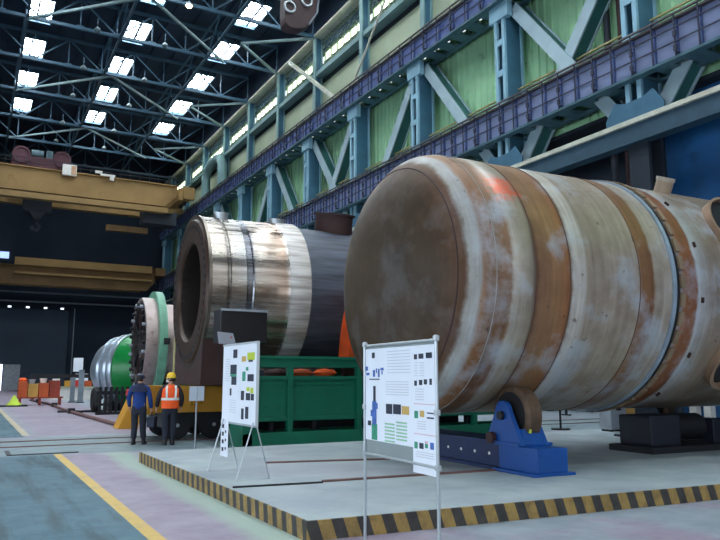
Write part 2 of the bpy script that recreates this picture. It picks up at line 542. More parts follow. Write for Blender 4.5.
for i, (ya, yb) in enumerate(zip(YK, YK[1:])):
    if yb < 30:
        continue
    o = thing('window_%d' % wn, 'bright ribbon window high on the right wall, bay %s from the end wall' % ORD[len(YK) - 2 - i], 'window', (25.7, (ya + yb) / 2, 29.3), kind='structure')
    wn += 1
    MB().bx(25.72, 25.76, ya + 0.9, yb - 0.6, 29.4, 30.15).build('pane', M_win, o, world=True)
    fr = MB()
    fr.bx(25.6, 25.72, ya + .5, yb - .4, 29.3, 29.42).bx(25.6, 25.72, ya + .5, yb - .4, 30.12, 30.22)
    n = 6
    for k in range(n + 1):
        yy = ya + 0.9 + (yb - ya - 1.5) * k / n
        fr.bx(25.6, 25.72, yy - .05, yy + .05, 29.4, 30.15)
    fr.build('window_frame', M_cladup, o, world=True)
    lt = MB()
    for k in range(10):
        yy = ya + .5 + .8 * k
        if yy < yb - 1:
            lt.beam((25.5, yy, 30.45), (25.5, yy + .4, 30.95), .06, .06).beam((25.5, yy + .4, 30.95), (25.5, yy + .8, 30.45), .06, .06)
    lt.bx(25.46, 25.54, ya + .4, yb - .4, 30.42, 30.5).bx(25.46, 25.54, ya + .4, yb - .4, 30.93, 31.0)
    lt.build('lattice_beam', M_truss, o, world=True)
for i, y in enumerate((18.95, 18.3, 17.2, 15.6)):
    struct('trim_%d' % (9 + i), MB().bx(26.1, 26.4, y - .16, y + .16, 0, 4.0), M_white, 'white pilaster on the blue wall, %s from the far end' % ORD[i])

# skylights in the roof
def skylight(x, y, i):
    o = thing('window_%d' % (40 + i), None, 'window', (x, y, 34.7), kind='structure')
    o['label'] = 'roof skylight at %d m along the hall, row %d' % (round(y), round((x + 14) / 8.6))
    MB().bx(x - .98, x + .98, y - 2.3, y + 2.3, 34.9, 34.98).build('pane', M_sky, o, world=True)
    fr = MB()
    fr.bx(x - 1.12, x - .98, y - 2.45, y + 2.45, 34.55, 35.05).bx(x + .98, x + 1.12, y - 2.45, y + 2.45, 34.55, 35.05)
    fr.bx(x - .98, x + .98, y - 2.45, y - 2.3, 34.55, 35.05).bx(x - .98, x + .98, y + 2.3, y + 2.45, 34.55, 35.05)
    fr.bx(x - .02, x + .02, y - 2.3, y + 2.3, 34.8, 34.9)
    fr.build('window_frame', M_truss, o, world=True)
i = 0
for x in (-5.3, 3.38, 11.87, 20.5):
    for k in range(-3, 10):
        y = YK[3] + 8.47 * k + 4.2 + 0.0
        if y > 99:
            continue
        skylight(x, y, i)
        i += 1

# ------------------------------------------------------------------ roof trusses and bracing
def truss(y, label):
    o = thing('roof_truss', label, 'roof truss', (6, y, 31.7), group='roof trusses across the hall')
    x0, x1, n = -12.0, 24.7, 12
    MB().bx(x0, x1, y - .13, y + .13, 31.58, 31.85).build('bottom_chord', M_truss, o, world=True)
    MB().bx(x0, x1, y - .13, y + .13, 34.3, 34.55).build('top_chord', M_truss, o, world=True)
    s = (x1 - x0) / n
    for k in range(n):
        a = x0 + k * s
        p, q = ((a, y, 31.75), (a + s, y, 34.4)) if k % 2 else ((a, y, 34.4), (a + s, y, 31.75))
        MB().beam(p, q, .13, .13).build('diagonal', M_truss, o, world=True)
        MB().beam((a + s, y, 31.75), (a + s, y, 34.4), .11, .11).build('post', M_truss, o, world=True)
        MB().bx(a + s - .3, a + s + .3, y - .04, y + .04, 31.55, 32.0).build('gusset', M_truss, o, world=True)
ys = [y for y in YK if 40 < y < 108]
for i, y in enumerate(ys):
    truss(y, 'steel roof truss spanning the hall, %s from the end wall' % ORD[len(ys) - 1 - i])
# long lattice girders tying the trusses together
for i, x in enumerate((2.2, 9.7, 17.6)):
    o = thing('tie_girder', 'lattice girder running along the roof, %s' % ['leftmost in view', 'in the middle of the roof', 'nearest the right wall'][i], 'tie girder', (x, 74, 31.7), group='long lattice girders in the roof')
    MB().bx(x - .1, x + .1, 44, 104, 31.62, 31.8).build('bottom_chord', M_truss, o, world=True)
    MB().bx(x - .1, x + .1, 44, 104, 34.3, 34.5).build('top_chord', M_truss, o, world=True)
    for y in ys[:-1]:
        MB().beam((x, y, 31.7), (x, y + 4.2, 34.4), .13, .13).build('diagonal', M_truss, o, world=True)
        MB().beam((x, y + 8.47, 31.7), (x, y + 4.2, 34.4), .13, .13).build('diagonal', M_truss, o, world=True)
def Y(k):
    return YK[3] + 8.47 * k
BR = []
for k in (4, 6, 8):
    BR += [((10.4, Y(k)), (2.2, Y(k + 1))), ((10.4, Y(k)), (19.2, Y(k + 1)))]
for k in (4, 6, 8):
    BR += [((19.4, Y(k) + 4.0), (24.7, Y(k))), ((19.4, Y(k) + 4.0), (24.7, Y(k + 1)))]
nm = ['near the middle of the hall', 'in the middle of the visible roof', 'close to the end wall']
for i, (p, q) in enumerate(BR):
    o = MB().beam((p[0], p[1], 31.55), (q[0], q[1], 31.55), .2, .2).build('roof_brace', M_brace)
    tag(o, 'pale roof brace %s, %s' % (nm[(i % 6) // 2], ['leaning to the left wall side' if i % 2 == 0 else 'leaning to the right wall side', 'reaching the eaves nearer the camera' if i % 2 == 0 else 'reaching the eaves farther off'][i // 6]), 'roof brace', 'pale roof braces')
# roof lamps
li = 0
for y in (51.8, 59.6, 68.0, 75.6, 84.6, 91.8):
    for x in (7.5, 13.2):
        o = thing('roof_lamp', '%s roof lamp hanging in the %s row, %s from the end wall' % ('lit warm' if (y == 51.8 and x == 13.2) else 'unlit grey', 'left' if x < 9 else 'right', ORD[5 - li // 2]), 'lamp', (x, y, 31.6), group='lamps hanging from the trusses')
        li += 1
        MB().cyl((x, y, 31.3), (x, y, 32.0), .04, n=6).build('stem', M_truss, o, world=True)
        MB().lathe([(0, .30), (.2, .22), (.34, .08), (.4, .0)], 'Z', (x, y, 30.85), 14).build('lamp_shade', M_lampoff, o, world=True, smooth=True)
        lit = (y == 51.8 and x == 13.2)
        MB().lathe([(0, 0), (.02, .2), (.14, .24), (.2, 0)], 'Z', (x, y, 30.72), 14).build('bulb', M_lamp if lit else M_lampoff, o, world=True, smooth=True)

# ------------------------------------------------------------------ crane girders, columns, railings on the right wall
YA, YB = 6.0, 106.0
def girder(name, label, z0, z1, m, spacing, holes):
    o = thing(name, label, 'crane girder', (XW, 50, z0))
    MB().bx(XW, XW + .12, YA, YB, z0 + .1, z1 - .08).build('web', m, o, world=True)
    MB().bx(XW - .22, XW + .5, YA, YB, z1 - .1, z1).build('top_flange', M_railtop, o, world=True)
    bf = MB()
    bf.bx(XW - .25, XW + .15, YA, YB, z0, z0 + .12).bx(XW + 1.1, XW + 1.4, YA, YB, z0, z0 + .12)
    y = YA
    while y < YB:
        bf.bx(XW + .15, XW + 1.1, y, y + holes * .6, z0 + .02, z0 + .1)
        y += holes
    bf.build('bottom_flange', M_flange, o, world=True)
    MB().bx(XW + .12, XW + 1.85, YA, YB, z1 - .2, z1 - .12).build('walkway_deck', M_cranedk, o, world=True)
    y = YA + .3
    while y < YB:
        MB().bx(XW - .12, XW, y - .05, y + .05, z0 + .12, z1 - .1).build('stiffener', M_stiff, o, world=True)
        y += spacing
    return o
girder('wall_girder', 'upper blue crane runway girder along the right wall', 22.0, 23.6, M_girdup, 1.41, 1.41)
girder('wall_girder', 'lower lavender crane runway girder along the right wall', 14.25, 16.05, M_gird, 1.06, 1.41)

def railing(label, x, z0, h, spacing, m, mtop, mids, r=.035):
    o = thing('wall_railing', label, 'railing', (x, 50, z0))
    MB().bx(x - .05, x + .05, YA, YB, z0 + h - .07, z0 + h).build('top_rail', mtop, o, world=True)
    for f in mids:
        MB().bx(x - .03, x + .03, YA, YB, z0 + h * f - .022, z0 + h * f + .022).build('mid_rail', m, o, world=True)
    y = YA + .2
    n = 0
    while y < YB:
        mb = MB().bx(x - .025, x + .025, y - .025, y + .025, z0, z0 + h)
        if n % 2 == 0:
            mb.bx(x - .03, x + .25, y - .03, y + .03, z0 + .1, z0 + .2).bx(x - .05, x + .04, y - .07, y + .07, z0 + h * .45, z0 + h * .58).bx(x - .05, x + .04, y - .07, y + .07, z0 + h * .12, z0 + h * .25)
        mb.build('post', m, o, world=True)
        y += spacing
        n += 1
    return o
railing('dark guard railing in front of the upper crane girder', XW - .35, 22.05, 1.62, 1.41, M_rail, M_railtop, (.33, .66))
railing('dark guard railing in front of the lower crane girder', XW - .35, 14.3, 1.82, 1.06, M_rail, M_railtop, (.33, .66))
railing('thin ochre handrail behind the lower crane girder', XW + 1.0, 16.05, 1.1, 2.8, M_ochre, M_ochre, (.5,))

vis = [y for y in YK if 10 < y < 106]
for i, y in enumerate(vis):
    where = '%s bay line from the end wall' % ORD[len(vis) - 1 - i]
    o = thing('wall_column', 'battened blue steel column between the crane girders, %s' % where, 'column', (XW + .1, y, 0), group='battened columns of the right wall')
    xa = XW + .12
    for s in (-1, 1):
        MB().bx(xa, xa + .14, y + s * .30 - .11, y + s * .30 + .11, 12.3, 22.0).build('flange_strip', M_col, o, world=True)
    z = 12.6
    while z < 22:
        MB().bx(xa - .02, xa + .06, y - .25, y + .25, z, z + .34).build('batten_plate', M_col, o, world=True)
        z += 1.75
    MB().bx(xa + .14, xa + 1.1, y - .42, y - .32, 12.3, 22.0).build('web', M_coldk, o, world=True)
    MB().bx(xa + .14, xa + 1.1, y + .32, y + .42, 12.3, 22.0).build('web', M_coldk, o, world=True)
    MB().bx(xa + 1.1, xa + 1.25, y - .52, y + .45, 12.3, 22.0).build('rear_flange', M_col, o, world=True)
    MB().bx(xa - .05, xa + .3, y - .75, y + .75, 21.1, 22.0).bx(xa, xa + 1.2, y - .44, y + .44, 12.2, 12.4).build('head_plate', M_col, o, world=True)
    MB().bx(xa + .1, xa + .25, y - .5, y + .5, 0, 12.2).bx(xa + .9, xa + 1.1, y - .5, y + .5, 0, 12.2).bx(xa + .25, xa + .9, y - .06, y + .06, 0, 12.2).build('column_foot', M_lowdark, o, world=True)
    MB().prism([(xa - .04, y - 1.5, 12.5), (xa - .04, y + 1.5, 12.5), (xa - .04, y + 1.5, 12.9), (xa - .04, y + 1.0, 13.6), (xa - .04, y + .45, 13.4), (xa - .04, y - .45, 13.4), (xa - .04, y - 1.0, 13.6), (xa - .04, y - 1.5, 12.9)], (.06, 0, 0)).build('gusset_plate', M_coldk, o, world=True)
    u = thing('upper_column', 'slim pale column of the upper wall, %s' % where, 'column', (24.9, y, 23.6), group='slim upper columns of the right wall')
    MB().bx(24.82, 24.94, y - .22, y + .22, 23.6, 31.6).build('front_flange', M_colup, u, world=True)
    MB().bx(24.94, 25.5, y - .05, y + .05, 23.6, 31.6).build('web', M_coldk, u, world=True)
    MB().bx(25.45, 25.57, y - .22, y + .22, 23.6, 31.6).build('rear_flange', M_colup, u, world=True)

def diag(ya, yb, label, x=XW + .85):
    """box diagonal from the head of the column at ya to the foot of the column at yb"""
    o = thing('wall_diagonal', label, 'diagonal brace', (x, (ya + yb) / 2, 17), group='box diagonals between the wall columns')
    d = 1 if yb > ya else -1
    p, q = Vector((x, ya + d * .7, 21.6)), Vector((x, yb - d * 1.0, 12.9))
    MB().beam(p + Vector((-.3, 0, 0)), q + Vector((-.3, 0, 0)), .68, .10, (1, 0, 0)).build('front_plate', M_diag, o, world=True)
    MB().beam(p + Vector((.1, 0, 0)), q + Vector((.1, 0, 0)), .5, .75, (1, 0, 0)).build('box_web', M_diagin, o, world=True)
    MB().beam(p + Vector((.5, 0, 0)), q + Vector((.5, 0, 0)), .68, .10, (1, 0, 0)).build('rear_plate', M_diag, o, world=True)
DG = [(2, 1, ''), (1, 0, ''), (0, 1, ''), (2, 3, ''), (3, 4, ''), (4, 3, ''), (5, 4, ''), (5, 6, ''), (-1, 0, ''), (7, 6, ''), (7, 8, '')]
for a, b, _ in DG:
    ya, yb = Y(a), Y(b)
    ia = [abs(v - ya) < .1 for v in YK].index(True)
    diag(ya, yb, x=XW + .85 + (.09 if yb > ya else 0), label='pale box diagonal falling from %s column towards the %s' % ('the %s' % ORD[len(YK) - 1 - ia], 'camera' if yb < ya else 'end wall'))
# conductor beam below
o = thing('bus_beam', 'pale runway rail on a blue beam under the wall gussets', 'beam', (XW, 50, 11.9))
MB().bx(XW - .25, XW + .15, YA, YB, 12.28, 12.48).build('pale_rail', M_bus, o, world=True)
MB().bx(XW - .1, XW + .5, YA, YB, 11.5, 12.28).build('beam_web', M_bus2, o, world=True)
# duct on the far wall
o = thing('wall_duct', 'bent pale ventilation duct high on the right wall', 'duct', (24.6, 80, 24))
MB().tube([(24.4, 77.5, 23.8), (24.4, 77.5, 26.5), (24.4, 78.2, 27.4), (24.4, 79.5, 27.8), (24.4, 82, 27.8), (24.4, 83.3, 27.4), (24.4, 84, 26.5), (24.4, 84, 23.8)], .55, 12).build('duct_run', M_colup, o, world=True, smooth=True)
for i, (p, q, wd) in enumerate([((24.2, 57.2, 30.8), (24.2, 47.7, 23.8), .28), ((24.3, 37.5, 31.0), (24.3, 45.1, 23.9), .12)]):
    o = MB().beam(p, q, wd, wd).build('wall_strut', M_bus)
    tag(o, ['thick pale strut leaning across the upper wall columns', 'thin pale rod leaning in front of the upper wall nearer the camera'][i], 'strut')
# vertical pipes beside the near column
for i, (y, m) in enumerate(((20.9, M_brown), (21.7, M_cranedk))):
    o = MB().cyl((25.55, y, 0.0), (25.55, y, 22), .16, n=10).build('riser_pipe', m, smooth=True)
    tag(o, ['brown vertical riser pipe beside the nearest wall column', 'dark vertical riser pipe beyond the brown one'][i], 'pipe')

# ------------------------------------------------------------------ overhead cranes
def crane_beam(o, x0, x1, y0, y1, z0, z1, m, taper):
    MB().prism([(x0, y0, z0), (x1 - taper, y0, z0), (x1, y0, z1 - (z1 - z0) * .45), (x1, y0, z1), (x0, y0, z1)], (0, y1 - y0, 0)).build('main_beam', m, o, world=True)
    MB().bx(x0, x1, y0 - .25, y1 + .1, z1, z1 + .12).build('top_flange', m, o, world=True)
cr = thing('overhead_crane', 'ochre overhead travelling crane on the upper runway', 'overhead crane', (2, 90, 23.6))
crane_beam(cr, -13, 21.6, 87.0, 88.0, 23.0, 25.7, M_crane, 1.5)
crane_beam(cr, -13, 20.4, 93.6, 94.6, 22.9, 25.5, M_crane, 1.5)
MB().bx(-13, 20.2, 85.6, 86.6, 21.85, 22.5).build('side_walkway_beam', M_crane, cr, world=True)
MB().beam((20.2, 86.1, 22.2), (22.6, 88.5, 22.9), .5, .6).build('walkway_link', M_crane, cr, world=True)
MB().bx(21.5, 22.9, 85.6, 96.0, 23.7, 25.2).build('end_truck', M_crane, cr, world=True)
MB().bx(22.0, 23.3, 84.9, 85.6, 23.75, 25.3).build('buffer_box', M_crane, cr, world=True)
for y in (86.5, 88.2, 93.5, 95.2):
    MB().cyl((22.3, y, 23.75), (22.6, y, 23.75), .5, n=16).build('wheel', M_cranedk, cr, world=True)
MB().bx(17.5, 21.6, 86.7, 89, 20.6, 22.3).build('cab_frame', M_cranedk, cr, world=True)
MB().bx(13.5, 18.5, 88.5, 89.2, 19.6, 20.3).build('lower_rail', M_crane2, cr, world=True)
rl = MB()
for z in (26.3, 26.8):
    rl.bx(-13, 21.5, 86.75, 86.8, z, z + .05)
for k in range(30):
    x = -13 + k * 1.15
    rl.bx(x - .03, x + .03, 86.75, 86.8, 25.8, 26.85)
rl.build('hand_railing', M_cranedk, cr, world=True)
MB().bx(11.6, 12.4, 86.4, 86.7, 26.0, 26.3).bx(12.2, 13.9, 86.4, 86.7, 25.75, 26.0).bx(13.3, 13.8, 86.4, 86.7, 25.3, 25.75).build('lit_fitting', M_white, cr, world=True)
tr = thing('crane_trolley', 'maroon winch trolley riding on the ochre upper crane', 'crane trolley', (5.6, 90.5, 25.8))
MB().bx(2.6, 8.8, 88.2, 93.5, 25.82, 27.5).build('trolley_frame', M_trolley, tr, world=True, bevel=.12)
for x in (3.6, 8.0):
    MB().cyl((x, 88.1, 27.5), (x, 90.5, 27.5), .9, n=24).build('rope_drum', M_trolley, tr, world=True)
    MB().lathe([(0, 1.0), (.15, 1.0), (.15, .8), (0, .8)], 'Y', (x, 87.95, 27.5), 24, True).build('drum_rim', M_trolley, tr, world=True)
MB().cyl((4.7, 89, 28.0), (6.0, 89, 28.0), .5, n=18).build('motor', M_trolleyg, tr, world=True)
MB().bx(6.3, 7.0, 88.4, 89.4, 27.4, 28.5).build('gearbox', M_trolleyg, tr, world=True, bevel=.15)
cb = thing('control_box', 'pale box standing on the near edge of the ochre upper crane', 'box', (8.7, 86.6, 25.4))
MB().bx(7.95, 9.5, 86.2, 86.7, 25.2, 26.5).build('box_body', M_white, cb, world=True, bevel=.04)
MB().bx(8.9, 9.45, 86.15, 86.2, 25.3, 26.4).build('box_door', mat('box_tan', (190, 150, 120), .6), cb, world=True)
hk = thing('crane_hook_block', 'dark hook block hanging under the ochre upper crane', 'hook block', (5.6, 90.5, 20))
MB().bx(4.2, 7.4, 90, 91, 21.3, 23.3).build('block_body', M_cranedk, hk, world=True, bevel=.15)
MB().prism([(4.9, 90, 21.3), (6.7, 90, 21.3), (6.1, 90, 20.4), (5.5, 90, 20.4)], (0, 1, 0)).build('block_cheek', M_cranedk, hk, world=True)
MB().tube([(5.8, 90.5, 20.5), (5.8, 90.5, 19.9), (6.2, 90.5, 19.5), (5.9, 90.5, 19.0), (5.4, 90.5, 19.2), (5.3, 90.5, 19.6)], .2, 8).build('hook', M_cranedk, hk, world=True)
MB().cyl((4.8, 90.5, 23.2), (4.8, 90.5, 25.78), .06, n=6).build('rope', M_cranedk, hk, world=True)
MB().cyl((6.8, 90.5, 23.2), (6.8, 90.5, 25.78), .06, n=6).build('rope', M_cranedk, hk, world=True)

c2 = thing('overhead_crane', 'brown ochre overhead crane on the lower runway', 'overhead crane', (2, 104, 16.1))
crane_beam(c2, -13, 22.6, 101.6, 102.4, 13.9, 16.3, M_crane2, 1.2)
MB().bx(4.3, 22, 101.0, 101.4, 16.4, 17.4).build('upper_walkway_beam', M_crane, c2, world=True)
MB().bx(4.3, 22, 100.8, 101.6, 15.2, 15.5).build('walkway_ledge', M_crane, c2, world=True)
crane_beam(c2, -13, 22.6, 105.6, 106.4, 14.2, 16.3, M_crane2, 1.2)
MB().bx(22.4, 23.8, 100.6, 107.4, 16.1, 17.2).build('end_truck', M_crane2, c2, world=True)
o = thing('crane_cab', 'small crane cab with a pale window left of the lower crane', 'crane cab', (2.4, 99.5, 16.4))
MB().bx(-.6, 3.9, 99.0, 100.0, 16.4, 19.0).build('cab_body', M_back, o, world=True)
MB().bx(2.0, 3.5, 98.9, 99.0, 16.75, 17.6).build('cab_window', emat('cab_window_glow', (170, 196, 250), 0.8), o, world=True)

# large hook block of a nearer crane, hanging at the top of the picture
hb = thing('hook_block', 'rounded dark brown hook block hanging at the top near the right wall', 'hook block', (12.9, 30, 20), group=None)
prof = []
cx, cz = 13.25, 19.3
pts = [(-.8, 2.6), (-.85, .6), (-.85, -.05), (-.8, -.3), (-.66, -.45), (-.42, -.5), (-.12, -.47), (.15, -.38), (.42, -.2), (.65, .05), (.83, .35), (.94, .7), (.99, 1.1), (1.0, 2.6)]
MB().prism([(cx + a, 30.0, cz + b) for a, b in pts], (0, .7, 0)).build('cheek_plate', M_hook, hb, world=True, bevel=.08)
for k, (a, b) in enumerate(((-.62, .55), (.28, 1.12))):
    MB().lathe([(-.06, .30), (.0, .33), (.06, .30), (.06, .24), (.0, .22), (-.06, .24)], 'Y', (cx + a, 29.95, cz + b), 24, True).build('sheave_ring', M_alu, hb, world=True, smooth=True)
MB().tube([(cx + .75, 29.9, cz + 6), (cx + .95, 29.9, cz + 1.6), (cx + .85, 29.9, cz + .6), (cx + .4, 29.9, cz - .15)], .05, 6).build('rope', M_wire, hb, world=True)
MB().cyl((cx - .4, 30.35, cz + 2.4), (cx - .4, 30.35, cz + 9), .06, n=6).build('rope', M_cranedk, hb, world=True)
MB().cyl((cx + .4, 30.35, cz + 2.4), (cx + .4, 30.35, cz + 9), .06, n=6).build('rope', M_cranedk, hb, world=True)

# ------------------------------------------------------------------ big rusty pressure vessel
def vessel_mat(name='rusty_vessel_plate', met=.3, spec=.8, ro=0.0):
    t = NT(name)
    v = t.coord()
    x, y, z = t.sep(v)
    streak = t.noise(t.mapping(v, (9.0, .5, .5)), 1.3, 6, .6)
    n = t.noise(v, 2.2, 6, .62)
    n2 = t.noise(v, .9, 5, .6)
    xd = t.math('ADD', x, t.math('MULTIPLY', t.math('SUBTRACT', n, .5), .12))
    u = t.math('DIVIDE', t.math('ADD', xd, 2.6), 8.0)
    P = lambda a: (a + 2.6) / 8.0
    B = [(-2.6, (66, 52, 34)), (-2.2, (66, 50, 32)), (-1.93, (92, 62, 38)), (-1.88, (160, 160, 156)), (-1.76, (156, 158, 158)), (-1.70, (136, 98, 66)),
         (-1.22, (132, 98, 68)), (-1.17, (176, 170, 160)), (-.82, (162, 150, 132)), (-.74, (98, 62, 42)), (-.68, (146, 108, 76)), (-.30, (158, 116, 76)), (-.06, (150, 98, 58)),
         (-.03, (96, 60, 40)), (.04, (206, 202, 194)), (.28, (192, 186, 178)), (.34, (160, 146, 130)), (1.50, (168, 154, 138)), (1.54, (140, 98, 58)),
         (1.84, (132, 90, 54)), (1.90, (168, 156, 140)), (2.34, (178, 168, 156)), (2.5, (158, 162, 166)), (2.62, (150, 94, 54)), (2.93, (138, 84, 48)), (2.98, (188, 192, 196)), (3.4, (150, 136, 122)), (5.2, (134, 120, 106))]
    col = t.ramp(u, [(P(a), lin(c)) for a, c in B])
    col = t.mix(1.0, col, t.ramp(streak, [(.3, (.72, .70, .68, 1)), (.7, (1.12, 1.1, 1.08, 1))]), 'MULTIPLY')
    col = t.mix(1.0, col, t.ramp(n, [(.3, (.78, .74, .70, 1)), (.65, (1.1, 1.1, 1.1, 1))]), 'MULTIPLY')
    # blue grey bare steel patches that also paint in a bluish skylight haze
    pat = t.ramp(t.math('MULTIPLY', n2, t.math('ADD', n, .5)), [(.50, (0, 0, 0, 1)), (.72, (.7, .7, .7, 1))])
    pat = t.math('MULTIPLY', pat, t.ramp(t.math('DIVIDE', t.math('ADD', x, 2.6), 2.0), [(.36, (.12, .12, .12, 1)), (.5, (1, 1, 1, 1))]))
    col = t.mix(pat, col, lin((170, 182, 194)))
    # dark scale spots and an orange primer patch
    sp = t.ramp(t.noise(v, 7, 3, .5), [(.68, (0, 0, 0, 1)), (.74, (.7, .7, .7, 1))])
    col = t.mix(sp, col, lin((70, 50, 40)))
    dist = t.n('ShaderNodeVectorMath', operation='DISTANCE')
    t.l(v, dist.inputs[0])
    a = math.radians(37)
    dist.inputs[1].default_value = (-1.0, -2.309 * math.cos(a), 3.143 + 2.309 * math.sin(a))
    dd = t.math('ADD', dist.outputs['Value'], t.math('MULTIPLY', t.math('SUBTRACT', t.noise(v, 9, 5, .7), .5), .9))
    col = t.mix(t.ramp(dd, [(.12, (.9, .9, .9, 1)), (.34, (0, 0, 0, 1))]), col, lin((214, 84, 40)))
    t.bump(n, .15, .02)
    return t.done(col, t.ramp(n2, [(.3, (.30 + ro, .30 + ro, .30 + ro, 1)), (.7, (.50 + ro, .50 + ro, .50 + ro, 1))]), met, spec)
M_v1 = vessel_mat()
M_v1h = vessel_mat('rusty_head_plate', .05, .3, .15)
PHI = -0.045
V1R, V1Z = 2.309, 3.143
v1 = thing('pressure_vessel', 'huge rusty banded pressure vessel with a domed end, on blue roller stands', 'pressure vessel', (8.5, 10.4, .2), PHI)
XT, HD = -1.5, .95
MB().lathe([(XT, V1R), (-1.2, V1R), (-1.17, V1R + .012), (-.78, V1R + .012), (-.74, V1R), (0, V1R), (2.36, V1R), (2.37, V1R - .05), (2.5, V1R - .05), (2.51, V1R), (5.0, V1R), (8.6, V1R), (8.62, 0)], 'X', (0, 0, V1Z), 128).build('shell', M_v1, v1, smooth=True)
hp = []
for k in range(33):
    u = math.sin(k / 32 * PI / 2)
    hp.append((XT - HD * math.sqrt(max(0, 1 - u ** 2.4)), V1R * u))
MB().lathe(hp, 'X', (0, 0, V1Z), 128).build('domed_head', M_v1h, v1, smooth=True)
def ring_at(u, dr, r, name, m):
    x = XT - HD * math.sqrt(max(0, 1 - u ** 2.4))
    MB().tube([(x - dr, V1R * u * math.cos(a), V1Z + V1R * u * math.sin(a)) for a in [2 * PI * k / 96 for k in range(96)]], r, 6, True).build(name, m, v1, smooth=True)
ring_at(.87, .0, .011, 'head_weld_seam', M_brown)
ring_at(1.0, .0, .008, 'head_weld_seam', mat('weld_grey', (150, 150, 146), .5))
for xx in (-.74, -.03, 1.52):
    MB().tube([(xx, (V1R + .004) * math.cos(a), V1Z + (V1R + .004) * math.sin(a)) for a in [2 * PI * k / 96 for k in range(96)]], .008, 6, True).build('shell_weld_seam', mat('weld_brown', (96, 70, 54), .6), v1, smooth=True)
MB().lathe([(2.30, V1R - .02), (2.30, V1R + .035), (2.38, V1R + .035), (2.38, V1R - .02)], 'X', (0, 0, V1Z), 128, True).build('joint_hoop', mat('hoop_blue_grey', (150, 166, 180), .45, .4), v1, smooth=True)
MB().lathe([(2.38, V1R - .04), (2.38, V1R + .012), (2.47, V1R + .012), (2.47, V1R - .04)], 'X', (0, 0, V1Z), 128, True).build('joint_gap_band', M_dark, v1, smooth=True)
nl = 44
for k in range(nl):
    a = 2 * PI * k / nl
    c = Vector((2.53, (V1R + .03) * math.cos(a), V1Z + (V1R + .03) * math.sin(a)))
    MB().box(c, (.10, .25, .045), Matrix.Rotation(a - PI / 2, 3, 'X')).build('joint_lug', mat('lug_tan', (132, 112, 90), .6), v1)
for k in range(14):
    a = 2 * PI * (k + .3) / 14
    c = Vector((3.06, (V1R + .02) * math.cos(a), V1Z + (V1R + .02) * math.sin(a)))
    MB().box(c, (.035, .10, .04), Matrix.Rotation(a - PI / 2, 3, 'X')).build('small_cleat', M_brown, v1)
def rad(ang, r, x):
    return Vector((x, -r * math.cos(ang), V1Z + r * math.sin(ang)))
def nozzle(x, deg, r, h, th, m, name):
    a = math.radians(deg)
    p0, p1 = rad(a, V1R - .1, x), rad(a, V1R + h, x)
    d = (p1 - p0)
    rot = Vector((0, 0, 1)).rotation_difference(d.normalized()).to_matrix().to_4x4()
    mb = MB().lathe([(0, r), (d.length, r), (d.length, r - th), (d.length * .25, r - th), (d.length * .25, 0)], 'Z', (0, 0, 0), 40)
    mb.bm.transform(Matrix.Translation(p0) @ rot)
    return mb.build(name, m, v1, smooth=True)
M_noz = mat('nozzle_tan', (170, 150, 128), .5, .2, stain=(110, 76, 52), stain_amt=.4)
nozzle(3.85, 66, .17, .24, .03, M_noz, 'top_nozzle')
pa, pb = rad(math.radians(66), V1R + .235, 3.85), rad(math.radians(66), V1R + .31, 3.85)
MB().cyl(pa, pb, .185, n=32).build('nozzle_cap', mat('cap_pale', (176, 166, 150), .5), v1, smooth=True)
nozzle(4.66, 29, .84, .12, .05, mat('manhole_rim', (150, 122, 100), .45, .3), 'manhole_ring')
nozzle(4.66, 29, .78, .02, .77, M_dark, 'manhole_opening')
nozzle(4.25, -38, .52, .14, .08, mat('manhole_rim', (150, 122, 100), .45, .3), 'lower_nozzle_ring')
nozzle(4.25, -38, .45, .02, .44, M_dark, 'lower_nozzle_opening')

